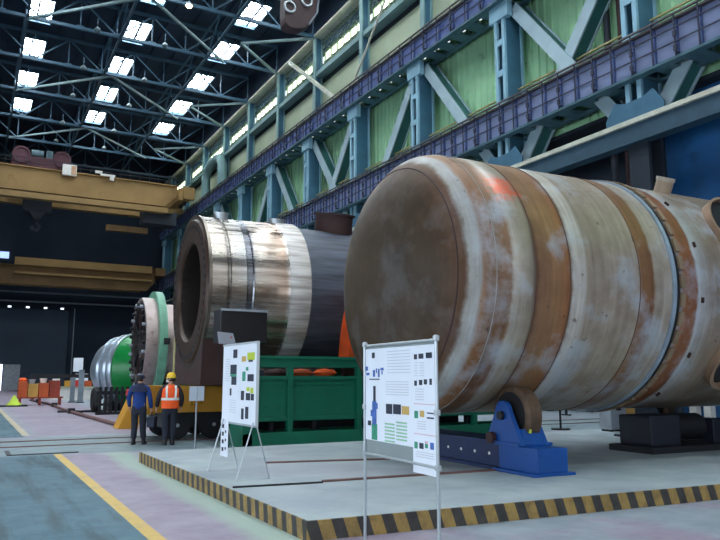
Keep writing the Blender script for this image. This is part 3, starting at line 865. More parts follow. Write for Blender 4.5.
# ------------------------------------------------------------------ roller stands under it
def roller_stand(lx, label, mb_, mbd, near):
    """stand across the vessel axis; local x along the vessel, y across"""
    o = thing('roller_stand', label, 'roller stand', (8.5 + lx, 10.4 + lx * PHI, .2), PHI)
    MB().bx(-.42, .30, -1.45, 2.6, .0, .05).bx(-.36, .24, -1.45, 1.5, .05, .42).bx(-.42, .30, -1.45, 1.5, .42, .46).build('cross_beam', mbd, o, bevel=.008)
    for y in (-1.2, -.8, -.4, 0.0):
        MB().cyl((-.37, y, .24), (-.355, y, .24), .025, n=10).build('bolt', M_white, o)
    rc, rr = 1.56, .46
    zc = .86
    for s in (-1, 1):
        nm = 'near' if s < 0 else 'far'
        b = MB().bx(-.47, .33, s * 1.4, s * 2.42, .0, .04).bx(-.36, .22, s * 1.45, s * 2.38, .04, .40).bx(-.41, .27, s * 1.40, s * 2.0, .40, .45)
        b.build('end_box', mb_, o, bevel=.01)
        yc = s * rc
        for (xa, xb) in ((-.36, -.28), (.10, .18)):
            pl = []
            for k in range(9):
                a = PI * k / 8
                pl.append((xa, yc + .17 * math.cos(a), zc + .06 + .17 * math.sin(a)))
            pl = [(xa, yc + .46, .42)] + pl + [(xa, yc - .46, .42)]
            MB().prism(pl, (xb - xa, 0, 0)).build('bearing_bracket', mb_, o, bevel=.006)
        MB().prism([(-.28, yc + s * .40, .42), (-.28, yc + s * .44, .42), (-.28, yc + s * .36, .66), (-.28, yc + s * .32, .66)], (.38, 0, 0)).build('splash_plate', mb_, o)
        MB().bx(-.16, -.13, yc + s * .41 - .02, yc + s * .41 + .02, .6, .66).build('mark', M_lime, o)
        r = MB().lathe([(-.20, .0), (-.20, .38), (-.18, rr - .02), (-.16, rr), (.06, rr), (.08, rr - .02), (.10, .38), (.10, .0)], 'X', (0, yc, zc), 48).build('roller', M_roller, o, smooth=True)
        MB().cyl((-.205, yc, zc), (-.20, yc, zc), .37, n=40).build('roller_face', M_rubber, r)
        MB().cyl((-.42, yc, zc), (.24, yc, zc), .07, n=18).build('axle', M_dark, r)
    MB().cyl((-.45, -1.32, .5), (-.37, -1.32, .5), .09, n=14).build('coupling', M_brown, o)
    return o
roller_stand(-.55, 'bright blue roller stand under the domed end of the rusty vessel', M_blue, M_bluedk, True)
roller_stand(6.2, 'dark navy roller stand under the manhole end of the rusty vessel', mat('stand_dark_navy', (26, 34, 52), .55), M_dark, True)
o = thing('drive_unit', 'dark motor drive unit lying beside the rear roller stand', 'drive unit', (11.0, 9.95, .2), PHI)
MB().bx(.6, 3.0, -.6, .5, 0, .12).build('skid', M_dark, o)
MB().bx(.75, 1.6, -.45, .35, .12, .72).build('gearbox', mat('drive_navy', (24, 28, 40), .5), o, bevel=.05)
MB().cyl((1.6, 0, .45), (2.6, 0, .45), .27, n=24).build('motor', M_dark, o, smooth=True)
MB().bx(2.62, 2.95, -.4, .35, .12, .62).build('control_box', mat('drive_navy', (24, 28, 40), .5), o, bevel=.03)
o = thing('electrical_cabinet', 'pale grey cabinet seen under the vessel beyond the blue stand', 'cabinet', (15.9, 13.9, .2), -.1)
MB().bx(-.42, .12, -.2, .25, .05, 1.35).build('cabinet_body', M_grey, o, bevel=.02)
MB().bx(.125, .5, -.15, .3, .05, 1.3).build('side_panel', M_ochrebox, o, bevel=.02)
MB().bx(-.2, -.15, -.215, -.2, .7, .8).build('handle', M_dark, o)
for x in (-.36, .06):
    MB().bx(x - .05, x + .05, -.15, .2, 0, .05).build('foot', M_dark, o)
o = thing('barrier_post', 'thin dark post on a flat foot seen under the vessel', 'post', (16.9, 17.1, 0))
MB().cyl((16.9, 17.1, .03), (16.9, 17.1, 1.5), .035, n=10).build('pole', M_dark, o, world=True)
MB().cyl((16.9, 17.1, 0), (16.9, 17.1, .04), .3, n=20).build('foot', M_dark, o, world=True)
# far side barriers under the vessel
for i, (x, y, wd, m, lb) in enumerate([(24.9, 27.0, 2.4, M_cream, 'cream barrier panel far under the vessel'), (22.6, 23.4, 2.0, M_orangebox, 'orange barrier panel under the vessel near the grey cabinet')]):
    o = thing('floor_barrier', lb, 'barrier', (x, y, 0))
    MB().bx(x - wd / 2, x + wd / 2, y - .04, y + .04, .35, .9).build('barrier_panel', m, o, world=True)
    for s in (-1, 1):
        MB().bx(x + s * wd * .45 - .05, x + s * wd * .45 + .05, y - .25, y + .25, 0, .06).bx(x + s * wd * .45 - .04, x + s * wd * .45 + .04, y - .04, y + .04, .06, 1.0).build('leg', M_dark, o, world=True)

# ------------------------------------------------------------------ second vessel with the open flange
def steel2():
    t = NT('machined_vessel_steel')
    v = t.coord()
    x, y, z = t.sep(v)
    st = t.noise(t.mapping(v, (.35, 5, 5)), 1.4, 5, .6)
    n = t.noise(v, 1.6, 5, .6)
    u = t.math('DIVIDE', t.math('ADD', t.math('ADD', x, t.math('MULTIPLY', t.math('SUBTRACT', n, .5), .1)), .2), 7.0)
    P = lambda a: (a + .2) / 7.0
    B = [(-.1, (172, 164, 156)), (.5, (174, 164, 154)), (.56, (112, 108, 104)), (.66, (178, 170, 162)), (1.04, (184, 182, 180)), (1.08, (126, 128, 134)), (1.24, (130, 132, 140)), (1.3, (184, 176, 168)),
         (2.15, (160, 138, 122)), (2.24, (186, 178, 172)), (2.3, (206, 202, 200)), (2.84, (196, 188, 182)), (2.92, (84, 90, 104)), (5.5, (92, 94, 106))]
    col = t.ramp(u, [(P(a), lin(c)) for a, c in B])
    col = t.mix(1.0, col, t.ramp(st, [(.36, (.60, .57, .54, 1)), (.62, (1.15, 1.15, 1.15, 1))]), 'MULTIPLY')  # axial streaks paint skylight reflections into the steel colour
    rgh = t.ramp(t.noise(t.mapping(v, (.25, 6, 6)), 1.5, 4), [(.35, (.16, .16, .16, 1)), (.7, (.40, .40, .40, 1))])
    rgh = t.mix(t.band(x, 2.25, 20, .03), rgh, (.55, .55, .55, 1))
    met = t.ramp(t.band(x, 2.25, 20, .03), [(0, (.85, .85, .85, 1)), (1, (.3, .3, .3, 1))])
    return t.done(col, rgh, met, .5)
M_v2 = steel2()
V2R, V2Z = 2.15, 4.06
v2 = thing('open_flanged_vessel', 'machined steel vessel with a thick open flange, behind the green bed', 'pressure vessel', (5.27, 19.5, 0), PHI)
MB().lathe([(.12, V2R - .25), (.12, V2R), (.54, V2R), (.56, V2R - .03), (.62, V2R - .03), (.64, V2R), (1.05, V2R), (1.08, V2R - .03), (1.22, V2R - .03), (1.25, V2R), (2.22, V2R), (2.26, V2R + .03), (2.86, V2R + .03),
            (2.9, V2R - .06), (5.2, V2R - .1), (5.7, V2R - .3), (6.1, 1.4), (6.35, .7), (6.4, 0)], 'X', (0, 0, V2Z), 96).build('shell', M_v2, v2, smooth=True)
M_fl = mat('flange_dark_brown', (68, 51, 42), .45, .4, var=.25, scale=1.2)
fl = MB().lathe([(0, 2.0), (0, 1.42), (.08, 1.36), (.7, 1.36), (.7, 1.9), (.12, 2.06), (.06, 2.06)], 'X', (0, 0, V2Z), 96, True).build('flange_ring', M_fl, v2, smooth=True)
MB().lathe([(.05, 2.03), (.05, V2R + .02), (.13, V2R + .02), (.13, 2.03)], 'X', (0, 0, V2Z), 96, True).build('flange_lip', mat('lip_steel', (120, 110, 100), .3, .8), v2, smooth=True)
for k in range(48):
    a = 2 * PI * k / 48
    MB().cyl((-.012, 1.84 * math.cos(a), V2Z + 1.84 * math.sin(a)), (.02, 1.84 * math.cos(a), V2Z + 1.84 * math.sin(a)), .06, n=8).build('bolt_hole', M_dark, v2)
MB().lathe([(.1, 1.36), (5, 1.34), (5.05, 0)], 'X', (0, 0, V2Z), 64).build('bore', mat('bore_dark', (46, 40, 38), .5, .3), v2, smooth=True)
for x in (1.4, 2.6):
    MB().lathe([(x, 1.37), (x, 1.24), (x + .2, 1.24), (x + .2, 1.37)], 'X', (0, 0, V2Z), 48, True).build('bore_ledge', M_dark, v2, smooth=True)
for i, (x, r, h, m, nmm) in enumerate([(.75, .20, .12, M_alu, 'top_nozzle'), (2.42, .22, .10, M_alu, 'top_nozzle'), (4.3, .58, .42, M_brown, 'large_nozzle')]):
    a = math.radians(78 if i < 2 else 80)
    p0 = Vector((x, -math.cos(a) * (V2R - .15), V2Z + math.sin(a) * (V2R - .15)))
    p1 = Vector((x, -math.cos(a) * (V2R + h), V2Z + math.sin(a) * (V2R + h)))
    MB().cyl(p0, p1, r, n=28).build(nmm, m, v2, smooth=True)
    MB().cyl(p1, p1 + (p1 - p0).normalized() * .05, r * 1.12, n=28).build('nozzle_flange', m, v2, smooth=True)
# saddles
o = thing('vessel_saddle', 'brown steel saddle between the yellow cart and the open flange', 'saddle', (5.32, 19.5, 1.465), PHI)
sp = [(0, -1.55, 0), (0, 1.55, 0)]
for k in range(13):
    a = math.radians(-40 - 100 * k / 12)
    sp.append((0, (V2R + .02) * math.cos(a), V2Z - 1.465 + (V2R + .02) * math.sin(a)))
MB().prism(sp, (1.55, 0, 0)).build('saddle_body', M_brown, o)
o = thing('vessel_saddle', 'brown steel saddle behind the green bed holding the far part of the open vessel', 'saddle', (9.4, 19.35, 0), PHI)
sp = [(0, -1.6, 0), (0, 1.6, 0)]
for k in range(13):
    a = math.radians(-40 - 100 * k / 12)
    sp.append((0, (V2R + .02) * math.cos(a), V2Z + (V2R + .02) * math.sin(a)))
MB().prism(sp, (.5, 0, 0)).build('saddle_body', M_brown, o)
# orange cloth hung behind the dome
o = thing('orange_tarpaulin', 'orange tarpaulin hanging between the two vessels', 'tarpaulin', (9.3, 16.2, 2.2))
tp = MB()
n, mrow = 10, 8
gv = [[tp.bm.verts.new((8.55 + .9 * i / n + .28 * j / mrow, 16.6 + .06 * math.sin(i * 1.3 + j * .6), 2.19 + 2.0 * j / mrow)) for j in range(mrow + 1)] for i in range(n + 1)]
for i in range(n):
    for j in range(mrow):
        tp.bm.faces.new((gv[i][j], gv[i + 1][j], gv[i + 1][j + 1], gv[i][j + 1]))
bmesh.ops.solidify(tp.bm, geom=tp.bm.faces[:], thickness=.03)
tp.build('cloth', M_orange, o, world=True, smooth=True)
for i, (x, z, m) in enumerate([(6.9, 1.7, M_brown), (7.6, 1.7, M_orangebox), (8.3, 1.7, M_orange)]):
    o = thing('rag_bundle', ['dull brown bundle', 'dull orange bundle', 'bright orange bundle'][i] + ' lying inside the green bed frame', 'bundle', (x, 16.9, z))
    MB().lathe([(0, .0), (0, .26), (.08, .32), (.16, .24), (.2, .0)], 'Z', (x, 16.9, z), 14).build('bundle', m, o, world=True, smooth=True)

# ------------------------------------------------------------------ green steel bed
gb = thing('machine_bed', 'long dark green steel bed in front of the open flanged vessel', 'machine bed', (6.0, 16.3, 0), PHI * .0)
BX0, BX1, BY0, BY1 = 6.15, 14.6, 16.3, 17.55
MB().bx(BX0, BX1, BY0, BY0 + .3, 1.92, 2.18).bx(BX0, BX1, BY0 - .05, BY0 + .34, 2.12, 2.19).build('top_beam', M_bed, gb, world=True, bevel=.01)
MB().bx(BX0, BX1, BY1 - .3, BY1, 1.92, 2.18).build('top_beam', M_bed, gb, world=True)
MB().bx(5.8, BX1, BY0 - .1, BY0 + .25, .0, .34).build('bottom_beam', M_bed, gb, world=True, bevel=.01)
MB().bx(5.8, 6.05, BY0 - .1, BY1, .0, .62).build('end_plate', M_bed, gb, world=True, bevel=.01)
MB().bx(5.8, BX1, BY1 - .25, BY1, .0, .34).build('bottom_beam', M_bed, gb, world=True)
MB().bx(BX0, BX1, BY0 + .02, BY1 - .02, .6, .7).build('floor_plate', M_bed, gb, world=True)
edges = [BX0, 7.05, 9.0, 10.9, 12.8, BX1]
for a, b in zip(edges, edges[1:]):
    MB().bx(a + .05, b - .05, BY0 + .05, BY0 + .1, .62, 1.66).bx(a + .03, b - .03, BY0, BY0 + .1, 1.62, 1.70).bx(a + .03, b - .03, BY0, BY0 + .1, .62, .7).bx(a + .1, b - .1, BY0 + .03, BY0 + .06, 1.48, 1.55).build('side_panel', M_bed, gb, world=True)
    MB().bx(a + .05, b - .05, BY1 - .1, BY1 - .05, .62, 1.68).build('side_panel', M_bed, gb, world=True)
for a in edges:
    MB().bx(a - .07, a + .07, BY0 - .03, BY0 + .12, .3, 1.95).build('post', M_bed, gb, world=True)
    MB().bx(a - .07, a + .07, BY1 - .12, BY1 + .02, .3, 1.95).build('post', M_bed, gb, world=True)
MB().bx(5.85, 13.0, BY1 - .2, BY1 - .15, .3, .64).build('rear_plate', M_dark, gb, world=True)  # added dark sheet that keeps the gap under the bed dark
for x in (6.8, 8.0, 9.6, 11.2, 13.0):
    MB().cyl((x, BY0 + .6, .34), (x, BY0 + .6, .62), .12, n=12).build('jack', M_dark, gb, world=True)
o = thing('console_box', 'dark open box console with a pale rim over the left poster board', 'console', (5.3, 15.75, 0))
MB().cyl((5.28, 15.8, 0.05), (5.28, 15.8, 2.47), .06, n=12).build('post', M_dark, o, world=True)
MB().bx(5.0, 5.55, 15.5, 16.05, 0, .06).build('foot', M_dark, o, world=True)
MB().bx(4.96, 6.09, 15.5, 16.05, 2.46, 3.21).build('box_body', mat('console_charcoal', (34, 32, 36), .4, .2), o, world=True, bevel=.02)
MB().bx(4.95, 6.1, 15.46, 15.5, 3.175, 3.225).build('pale_rim', M_grey, o, world=True)
MB().prism([(4.88, 15.44, 2.69), (4.92, 15.44, 2.42), (5.32, 15.44, 2.40), (5.24, 15.44, 2.66)], (0, .05, 0)).build('label_plate', M_plate, o, world=True)
MB().cyl((5.2, 15.43, 2.57), (5.2, 15.45, 2.57), .02, n=10).build('button', M_red, o, world=True)

# ------------------------------------------------------------------ yellow transfer cart
ct = thing('transfer_cart', 'yellow rail transfer cart under the open flange beside the workers', 'cart', (5.6, 19.6, 0))
MB().bx(4.35, 8.6, 18.95, 19.35, .74, 1.44).build('side_beam', M_yellow, ct, world=True, bevel=.015)
MB().bx(4.35, 8.6, 20.5, 20.9, .74, 1.44).build('side_beam', M_yellow, ct, world=True, bevel=.015)
MB().bx(4.15, 4.35, 18.9, 20.95, .70, 1.46).build('end_beam', M_yellow, ct, world=True, bevel=.015)
MB().bx(4.35, 8.6, 19.35, 20.5, 1.0, 1.40).build('deck', M_brown, ct, world=True)
MB().tube([(5.3, 18.92, 1.38), (5.6, 18.92, 1.38), (5.6, 18.92, .98), (5.3, 18.92, .98)], .035, 8).build('tow_loop', M_yellow, ct, world=True)
MB().bx(4.6, 8.5, 19.1, 20.7, .35, .74).build('underframe', M_dark, ct, world=True)
for y in (19.15, 20.75):
    for x in (5.0, 6.0, 7.0, 8.0):
        wh = MB().lathe([(-.08, 0), (-.08, .34), (.06, .34), (.06, .39), (.09, .39), (.09, 0)], 'Y', (x, y, .40), 28).build('wheel', M_dark, ct, world=True, smooth=True)
        MB().cyl((x, y - .1, .4), (x, y - .07, .4), .05, n=10).build('hub', M_grey, wh, world=True)
bf = thing('rail_buffer', 'yellow wedge shaped rail buffer with a red cap left of the blue worker', 'buffer', (4.75, 24.2, 0))
MB().prism([(4.40, 24.2, 0), (5.05, 24.2, 0), (5.2, 24.2, 1.05), (4.85, 24.2, 1.05)], (0, .9, 0)).build('wedge', M_yellow, bf, world=True, bevel=.02)
MB().bx(4.72, 5.1, 24.3, 24.9, 1.05, 1.28).build('red_cap', M_red, bf, world=True, bevel=.05)

# ------------------------------------------------------------------ third vessel with the green ring
M_v3 = mat('vessel_pinkish_steel', (158, 142, 138), .38, .5, var=.2, scale=1.2, stain=(110, 76, 66), stain_amt=.45)
v3 = thing('ringed_vessel', 'steel vessel with an open dark end and a pale green ring, behind the workers', 'pressure vessel', (6.1, 30, 0), PHI)
Z3 = 3.05
MB().lathe([(.0, 1.78), (.0, 1.9), (.1, 1.93), (.55, 1.93), (.75, 1.9), (.8, 1.68), (4.5, 1.66), (4.6, 0)], 'X', (0, 0, Z3), 72).build('shell', M_v3, v3, smooth=True)
MB().lathe([(.48, 1.9), (.48, 2.2), (.78, 2.2), (.78, 1.6)], 'X', (0, 0, Z3), 72, True).build('green_ring', mat('ring_pale_green', (104, 156, 130), .5, stain=(70, 110, 90), stain_amt=.3), v3, smooth=True)
MB().bx(.62, .86, -2.25, -2.12, 3.05 - .1, 3.05 + .15).build('ring_block', M_dark, v3)
MB().lathe([(.0, 1.78), (.02, 1.55), (.3, 1.5), (.3, .9), (.12, .9), (.12, .6), (.4, .5), (.4, 0)], 'X', (0, 0, Z3), 64).build('end_recess', mat('recess_dark', (52, 46, 46), .5, .3, var=.3), v3, smooth=True)
for k in range(28):
    a = 2 * PI * k / 28
    MB().cyl((-.12, 1.66 * math.cos(a), Z3 + 1.66 * math.sin(a)), (.05, 1.66 * math.cos(a), Z3 + 1.66 * math.sin(a)), .07, n=8).build('stud', M_grey if k % 3 == 0 else M_dark, v3)
for k in range(10):
    a = 2 * PI * k / 10
    MB().beam((.1, .62 * math.cos(a), Z3 + .62 * math.sin(a)), (.1, 1.5 * math.cos(a), Z3 + 1.5 * math.sin(a)), .1, .07).build('inner_rib', M_dark if k % 2 else M_brown, v3)
for x in (1.0, 3.2):
    o = thing('vessel_saddle', 'dark saddle under the ringed vessel, %s' % ('by its green ring' if x < 2 else 'at its far right'), 'saddle', (6.1 + x, 30 + x * PHI, 0), PHI)
    sp = [(0, -1.2, 0), (0, 1.2, 0)]
    rr = 1.69 if x > 0 else 1.9
    for k in range(11):
        a = math.radians(-45 - 90 * k / 10)
        sp.append((0, rr * math.cos(a), Z3 + rr * math.sin(a)))
    MB().prism(sp, (.4, 0, 0)).build('saddle_body', M_dark, o)
o = thing('access_frame', 'ochre tube access frame beside the ringed vessel', 'access frame', (7.2, 27.6, 0))
for x in (6.95, 7.75):
    MB().cyl((x, 27.4, 0), (x, 27.4, 3.2), .035, n=8).build('upright', M_ochre, o, world=True)
for z in (1.2, 2.2, 3.15):
    MB().cyl((6.95, 27.4, z), (7.75, 27.4, z), .035, n=8).build('crossbar', M_ochre, o, world=True)

# ------------------------------------------------------------------ far green vessel
rz = math.atan2(.75, -.66)
gv_ = thing('green_vessel', 'bright green vessel with a silver domed end at the far left', 'pressure vessel', (9.25, 36.1, 0), rz)
Zg = 2.05
M_gp = mat('vessel_bright_green', (17, 119, 54), .3, var=.12, scale=1.0)
M_sv = mat('vessel_silver', (176, 186, 196), .3, .7, var=.12, scale=1.0)
MB().lathe([(-.05, 0), (0, 1.84), (2.5, 1.84)], 'X', (0, 0, Zg), 64).build('shell', M_gp, gv_, smooth=True)
MB().lathe([(2.5, 1.84), (3.1, 1.76), (3.6, 1.62), (4.1, 1.4), (4.45, 1.05), (4.7, .6), (4.75, 0)], 'X', (0, 0, Zg), 64).build('silver_head', M_sv, gv_, smooth=True)
for x, r in ((2.5, 1.9), (2.85, 1.86), (3.35, 1.76)):
    MB().lathe([(x, 1.6), (x, r), (x + .14, r), (x + .14, 1.6)], 'X', (0, 0, Zg), 64, True).build('rim_ring', M_sv if x < 3.5 else M_grey, gv_, smooth=True)
for i, xx in enumerate((.6, 2.9)):
    p = Matrix.Rotation(rz, 3, 'Z') @ Vector((xx, 0, 0)) + Vector((9.25, 36.1, 0))
    o = thing('vessel_cradle', ['black cradle under the near end of the green vessel', 'black cradle under the silver domed end of the green vessel'][i], 'cradle', p, rz)
    sp = [(0, -1.4, 0), (0, 1.4, 0)]
    rr = 1.86
    for k in range(11):
        a = math.radians(-45 - 90 * k / 10)
        sp.append((0, rr * math.cos(a), Zg + rr * math.sin(a)))
    MB().prism(sp, (.35, 0, 0)).build('cradle_body', M_dark, o)
rk = thing('black_rack', 'black rack of upright bars in front of the green vessel', 'rack', (6.0, 34.0, 0))
for k in range(6):
    x = 5.35 + k * .24
    MB().bx(x - .06, x + .06, 34.0, 34.15, .05, 1.25).build('upright_bar', M_dark, rk, world=True)
MB().bx(5.2, 6.7, 33.95, 34.3, 0, .12).build('base_rail', M_dark, rk, world=True)
MB().bx(5.2, 6.7, 34.16, 34.3, .9, 1.05).bx(5.2, 6.7, 34.16, 34.3, .4, .5).build('crossbar', M_dark, rk, world=True)
o = thing('upright_tyre', 'black tyre standing at the left foot of the green vessel', 'tyre', (5.5, 36.3, 0))
mb = MB()
mb.tube([(5.5, 36.3 + .42 * math.cos(a), .62 + .42 * math.sin(a)) for a in [2 * PI * k / 32 for k in range(32)]], .19, 10, True)
mb.build('tyre_body', M_rubber, o, world=True, smooth=True)
o = MB().tube([(3.9 + .9 * math.sin(k * .5) * .4 + .16 * k, 36.6 + .35 * math.cos(k * .55), .06) for k in range(14)], .06, 6).build('floor_hose', M_dark, smooth=True)
tag(o, 'dark hose looped on the floor in front of the black rack', 'hose')

# ------------------------------------------------------------------ far left clutter
o = thing('trestle_table', 'low trestle carrying the orange crates at the far left', 'trestle', (3.9, 48, 0))
MB().bx(2.75, 5.3, 47.6, 48.6, .42, .5).build('table_top', M_redbrown, o, world=True)
for x in (2.9, 4.0, 5.15):
    for y in (47.7, 48.5):
        MB().bx(x - .05, x + .05, y - .05, y + .05, 0, .42).build('leg', M_redbrown, o, world=True)
for i, (x0, x1, h, m, lb) in enumerate([(2.75, 3.25, .95, M_orangebox, 'orange crate at the left end of the far trestle'), (3.3, 3.85, .8, M_ochrebox, 'ochre crate on the far trestle next to the orange one'), (3.9, 4.45, .85, M_orangebox, 'orange crate on the far trestle between the ochre and the rust red crates'), (4.5, 5.1, 1.0, M_redbrown, 'rust red crate at the right end of the far trestle')]):
    o = thing('crate', lb, 'crate', ((x0 + x1) / 2, 48.1, .5))
    MB().bx(x0, x1, 47.7, 48.5, .5, .5 + h).build('crate_body', m, o, world=True, bevel=.015)
    MB().bx(x0 - .02, x1 + .02, 47.67, 47.7, .5 + h * .45, .5 + h * .6).build('slat', m, o, world=True)
for i, (x, z, m, lb) in enumerate([(3.5, 1.3, M_grey, 'small grey bucket on the ochre crate'), (4.15, 1.35, M_white, 'small pale bucket on the middle orange crate'), (3.0, 1.45, M_orange, 'orange cloth bundle on the left orange crate')]):
    o = MB().lathe([(0, 0), (0, .16), (.28, .22), (.28, .19), (.05, .14), (.05, 0)] if i < 2 else [(0, 0), (0, .2), (.12, .24), (.2, .14), (.22, 0)], 'Z', (x, 48.1, z), 16).build('bucket' if i < 2 else 'cloth_bundle', m, smooth=True)
    tag(o, lb, 'bucket' if i < 2 else 'cloth')
o = thing('white_counter', 'long white counter behind the orange crates near the end gate', 'counter', (7.3, 58, 0))
MB().bx(5.4, 9.2, 57.8, 58.8, .9, 1.0).build('counter_top', M_cream, o, world=True)
MB().bx(5.5, 9.1, 58.0, 58.7, 0, .9).build('counter_body', M_white, o, world=True)
for i, (x, wd, h, m, lb) in enumerate([(5.9, .5, .6, M_white, 'white box at the left end of the far counter'), (6.7, .4, .45, M_yellow, 'yellow box on the far counter'), (7.4, .5, .5, M_red, 'red box on the far counter between the yellow and orange boxes'), (8.2, .5, .45, M_orangebox, 'orange box at the right on the far counter'), (8.8, .35, .5, M_redbrown, 'dark red box at the right end of the far counter')]):
    o = MB().bx(x - wd / 2, x + wd / 2, 58.0, 58.5, 1.0, 1.0 + h).build('box', m, bevel=.02)
    tag(o, lb, 'box')
o = MB().bx(4.2, 9.6, 59.0, 59.3, 1.65, 1.95).bx(4.3, 4.5, 59.0, 59.3, 0, 1.65).bx(9.3, 9.5, 59.0, 59.3, 0, 1.65).build('dark_beam_stand', M_dark)
tag(o, 'dark beam on two legs standing behind the white counter', 'beam stand')
o = thing('lime_cover', 'lime yellow covered heap on the floor at the far left', 'cover', (2.5, 46.4, 0))
MB().lathe([(0, .42), (.08, .40), (.25, .22), (.5, .10), (.62, .0)], 'Z', (2.5, 46.4, .06), 16).build('cover', M_lime, o, world=True, smooth=True)
MB().bx(1.6, 3.2, 45.9, 46.9, 0, .08).build('dark_pallet', M_dark, o, world=True)
for i, (x, y, wd, z0, z1) in enumerate([(8.4, 66, .8, 2.2, 3.4), (8.35, 63, 1.0, .9, 2.0), (6.75, 51, .35, .05, 2.2), (6.35, 52, .3, .05, 1.7)]):
    o = thing('notice_board', ['white notice board on a post left of the green vessel, the highest', 'white notice board low behind the green vessel', 'tall narrow white board leaning left of the green vessel', 'short narrow pale board standing left of the green vessel'][i], 'board', (x, y, 0))
    MB().bx(x - wd / 2, x + wd / 2, y, y + .06, z0, z1).build('board_face', M_paper if i < 2 else M_wire, o, world=True)
    MB().bx(x - .05, x + .05, y + .06, y + .12, 0, z1).build('post', M_dark, o, world=True)
    MB().bx(x - .25, x + .25, y - .1, y + .25, 0, .05).build('foot', M_dark, o, world=True)

# ------------------------------------------------------------------ poster boards
def flat(parent, name, m, rects, y=-.006, th=.003):
    for (x0, x1, z0, z1) in rects:
        o = MB().bx(x0, x1, y - th, y, z0, z1).build(name, m, parent)
    return o

p1, p2 = Vector((3.69, 6.55, 0)), Vector((3.615, 5.13, 0))
W = (p2 - p1).length
rz = math.atan2(p2.y - p1.y, p2.x - p1.x)
b1 = thing('poster_stand', 'tube framed poster stand on the floor in front of the rusty vessel', 'poster stand', p1, rz)
for x in (0, W):
    MB().cyl((x, 0, 0), (x, 0, 2.03), .016, n=12).build('post', M_alu, b1, smooth=True)
    for z in (2.0, 1.35, .88):
        MB().box((x, 0, z), (.045, .045, .05)).build('clamp', M_alu, b1, bevel=.008)
for z in (1.985, .88):
    MB().cyl((0, 0, z), (W, 0, z), .014, n=12).build('crossbar', M_alu, b1, smooth=True)
MB().bx(.015, W - .015, .012, .018, .89, 1.97).build('backing_sheet', M_sheet, b1)
def s_of(px):
    t_ = (px - 42) / (325 - 42)
    return W * 1.2 * t_ / (1 + .2 * t_)
def z_of(px, py):
    t_ = (px - 42) / (325 - 42)
    zt, zb = 50 - 18 * t_, 453 + 62 * t_
    return 1.97 - (py - zt) / (zb - zt) * (1.97 - .88)
def R1(x0, x1, y0, y1):
    xm = (x0 + x1) / 2
    return (s_of(x0), s_of(x1), z_of(xm, y1), z_of(xm, y0))
lp = flat(b1, 'left_poster', M_paper, [(s_of(44), s_of(228), 1.02, 1.95)], y=.006)
rp = flat(b1, 'right_poster', M_paper, [(s_of(229), s_of(324), .80, 1.95)], y=.004)
def art(parent, name, m, rl, k=0):
    flat(parent, name, m, [R1(*r) for r in rl], y=.0008 - k * .0006, th=.002)
art(lp, 'title_marks', M_g3, [(46, 54, 124, 140), (48, 60, 148, 158), (74, 82, 138, 164), (86, 90, 132, 150), (94, 100, 134, 166), (104, 116, 130, 140), (108, 112, 142, 156)])
art(lp, 'title_mark', M_g2, [(70, 81, 70, 92), (60, 100, 172, 176)])
art(lp, 'machine_picture_top', M_g2, [(75, 84, 200, 262)])
art(lp, 'machine_picture_middle', M_g3, [(71, 87, 258, 350), (65, 73, 292, 316), (85, 92, 266, 288)], 1)
art(lp, 'machine_picture_foot', M_g4, [(69, 90, 345, 405)], 1)
art(lp, 'machine_picture_side', M_g2, [(54, 66, 332, 350)], 1)
art(lp, 'pale_text', M_g1, [(130, 222, 64 + 12 * k, 67 + 12 * k) for k in range(8)] + [(125, 214, 184 + 10 * k, 187 + 10 * k) for k in range(6)])
art(lp, 'dark_picture', M_g2, [(125, 149, 270, 308), (153, 183, 272, 310)])
art(lp, 'ochre_picture', M_g6, [(187, 215, 280, 312)])
art(lp, 'green_text', M_g8, [(120, 158, 344 + 13 * k, 350 + 13 * k) for k in range(6)] + [(165, 206, 340 + 13 * k, 346 + 13 * k) for k in range(6)])
art(rp, 'dark_icons', M_g2, [(237, 249, 80, 100), (255, 274, 78, 98), (284, 308, 74, 96), (237, 247, 182, 202), (256, 268, 180, 200), (275, 287, 178, 198), (297, 306, 176, 200), (285, 312, 306, 311), (285, 312, 324, 330), (254, 270, 420, 442)])
art(rp, 'green_icons', M_g4, [(236, 250, 298, 326), (235, 247, 415, 440), (276, 287, 424, 440)])
art(rp, 'brown_icon', M_g6, [(258, 274, 298, 322)])
art(rp, 'blue_icon', M_g3, [(296, 310, 420, 446)])
art(rp, 'pink_rule', M_g7, [(234, 318, 272, 275), (234, 318, 388, 391), (276, 287, 414, 423)])
art(rp, 'pale_text', M_g1, [(238, 250, 112 + 10 * k, 115 + 10 * k) for k in range(6)] + [(258, 276, 112 + 10 * k, 115 + 10 * k) for k in range(6)] + [(240, 274, 214 + 10 * k, 217 + 10 * k) for k in range(5)] + [(246, 280, 338 + 9 * k, 341 + 9 * k) for k in range(4)] + [(240, 312, 456 + 9 * k, 459 + 9 * k) for k in range(3)])

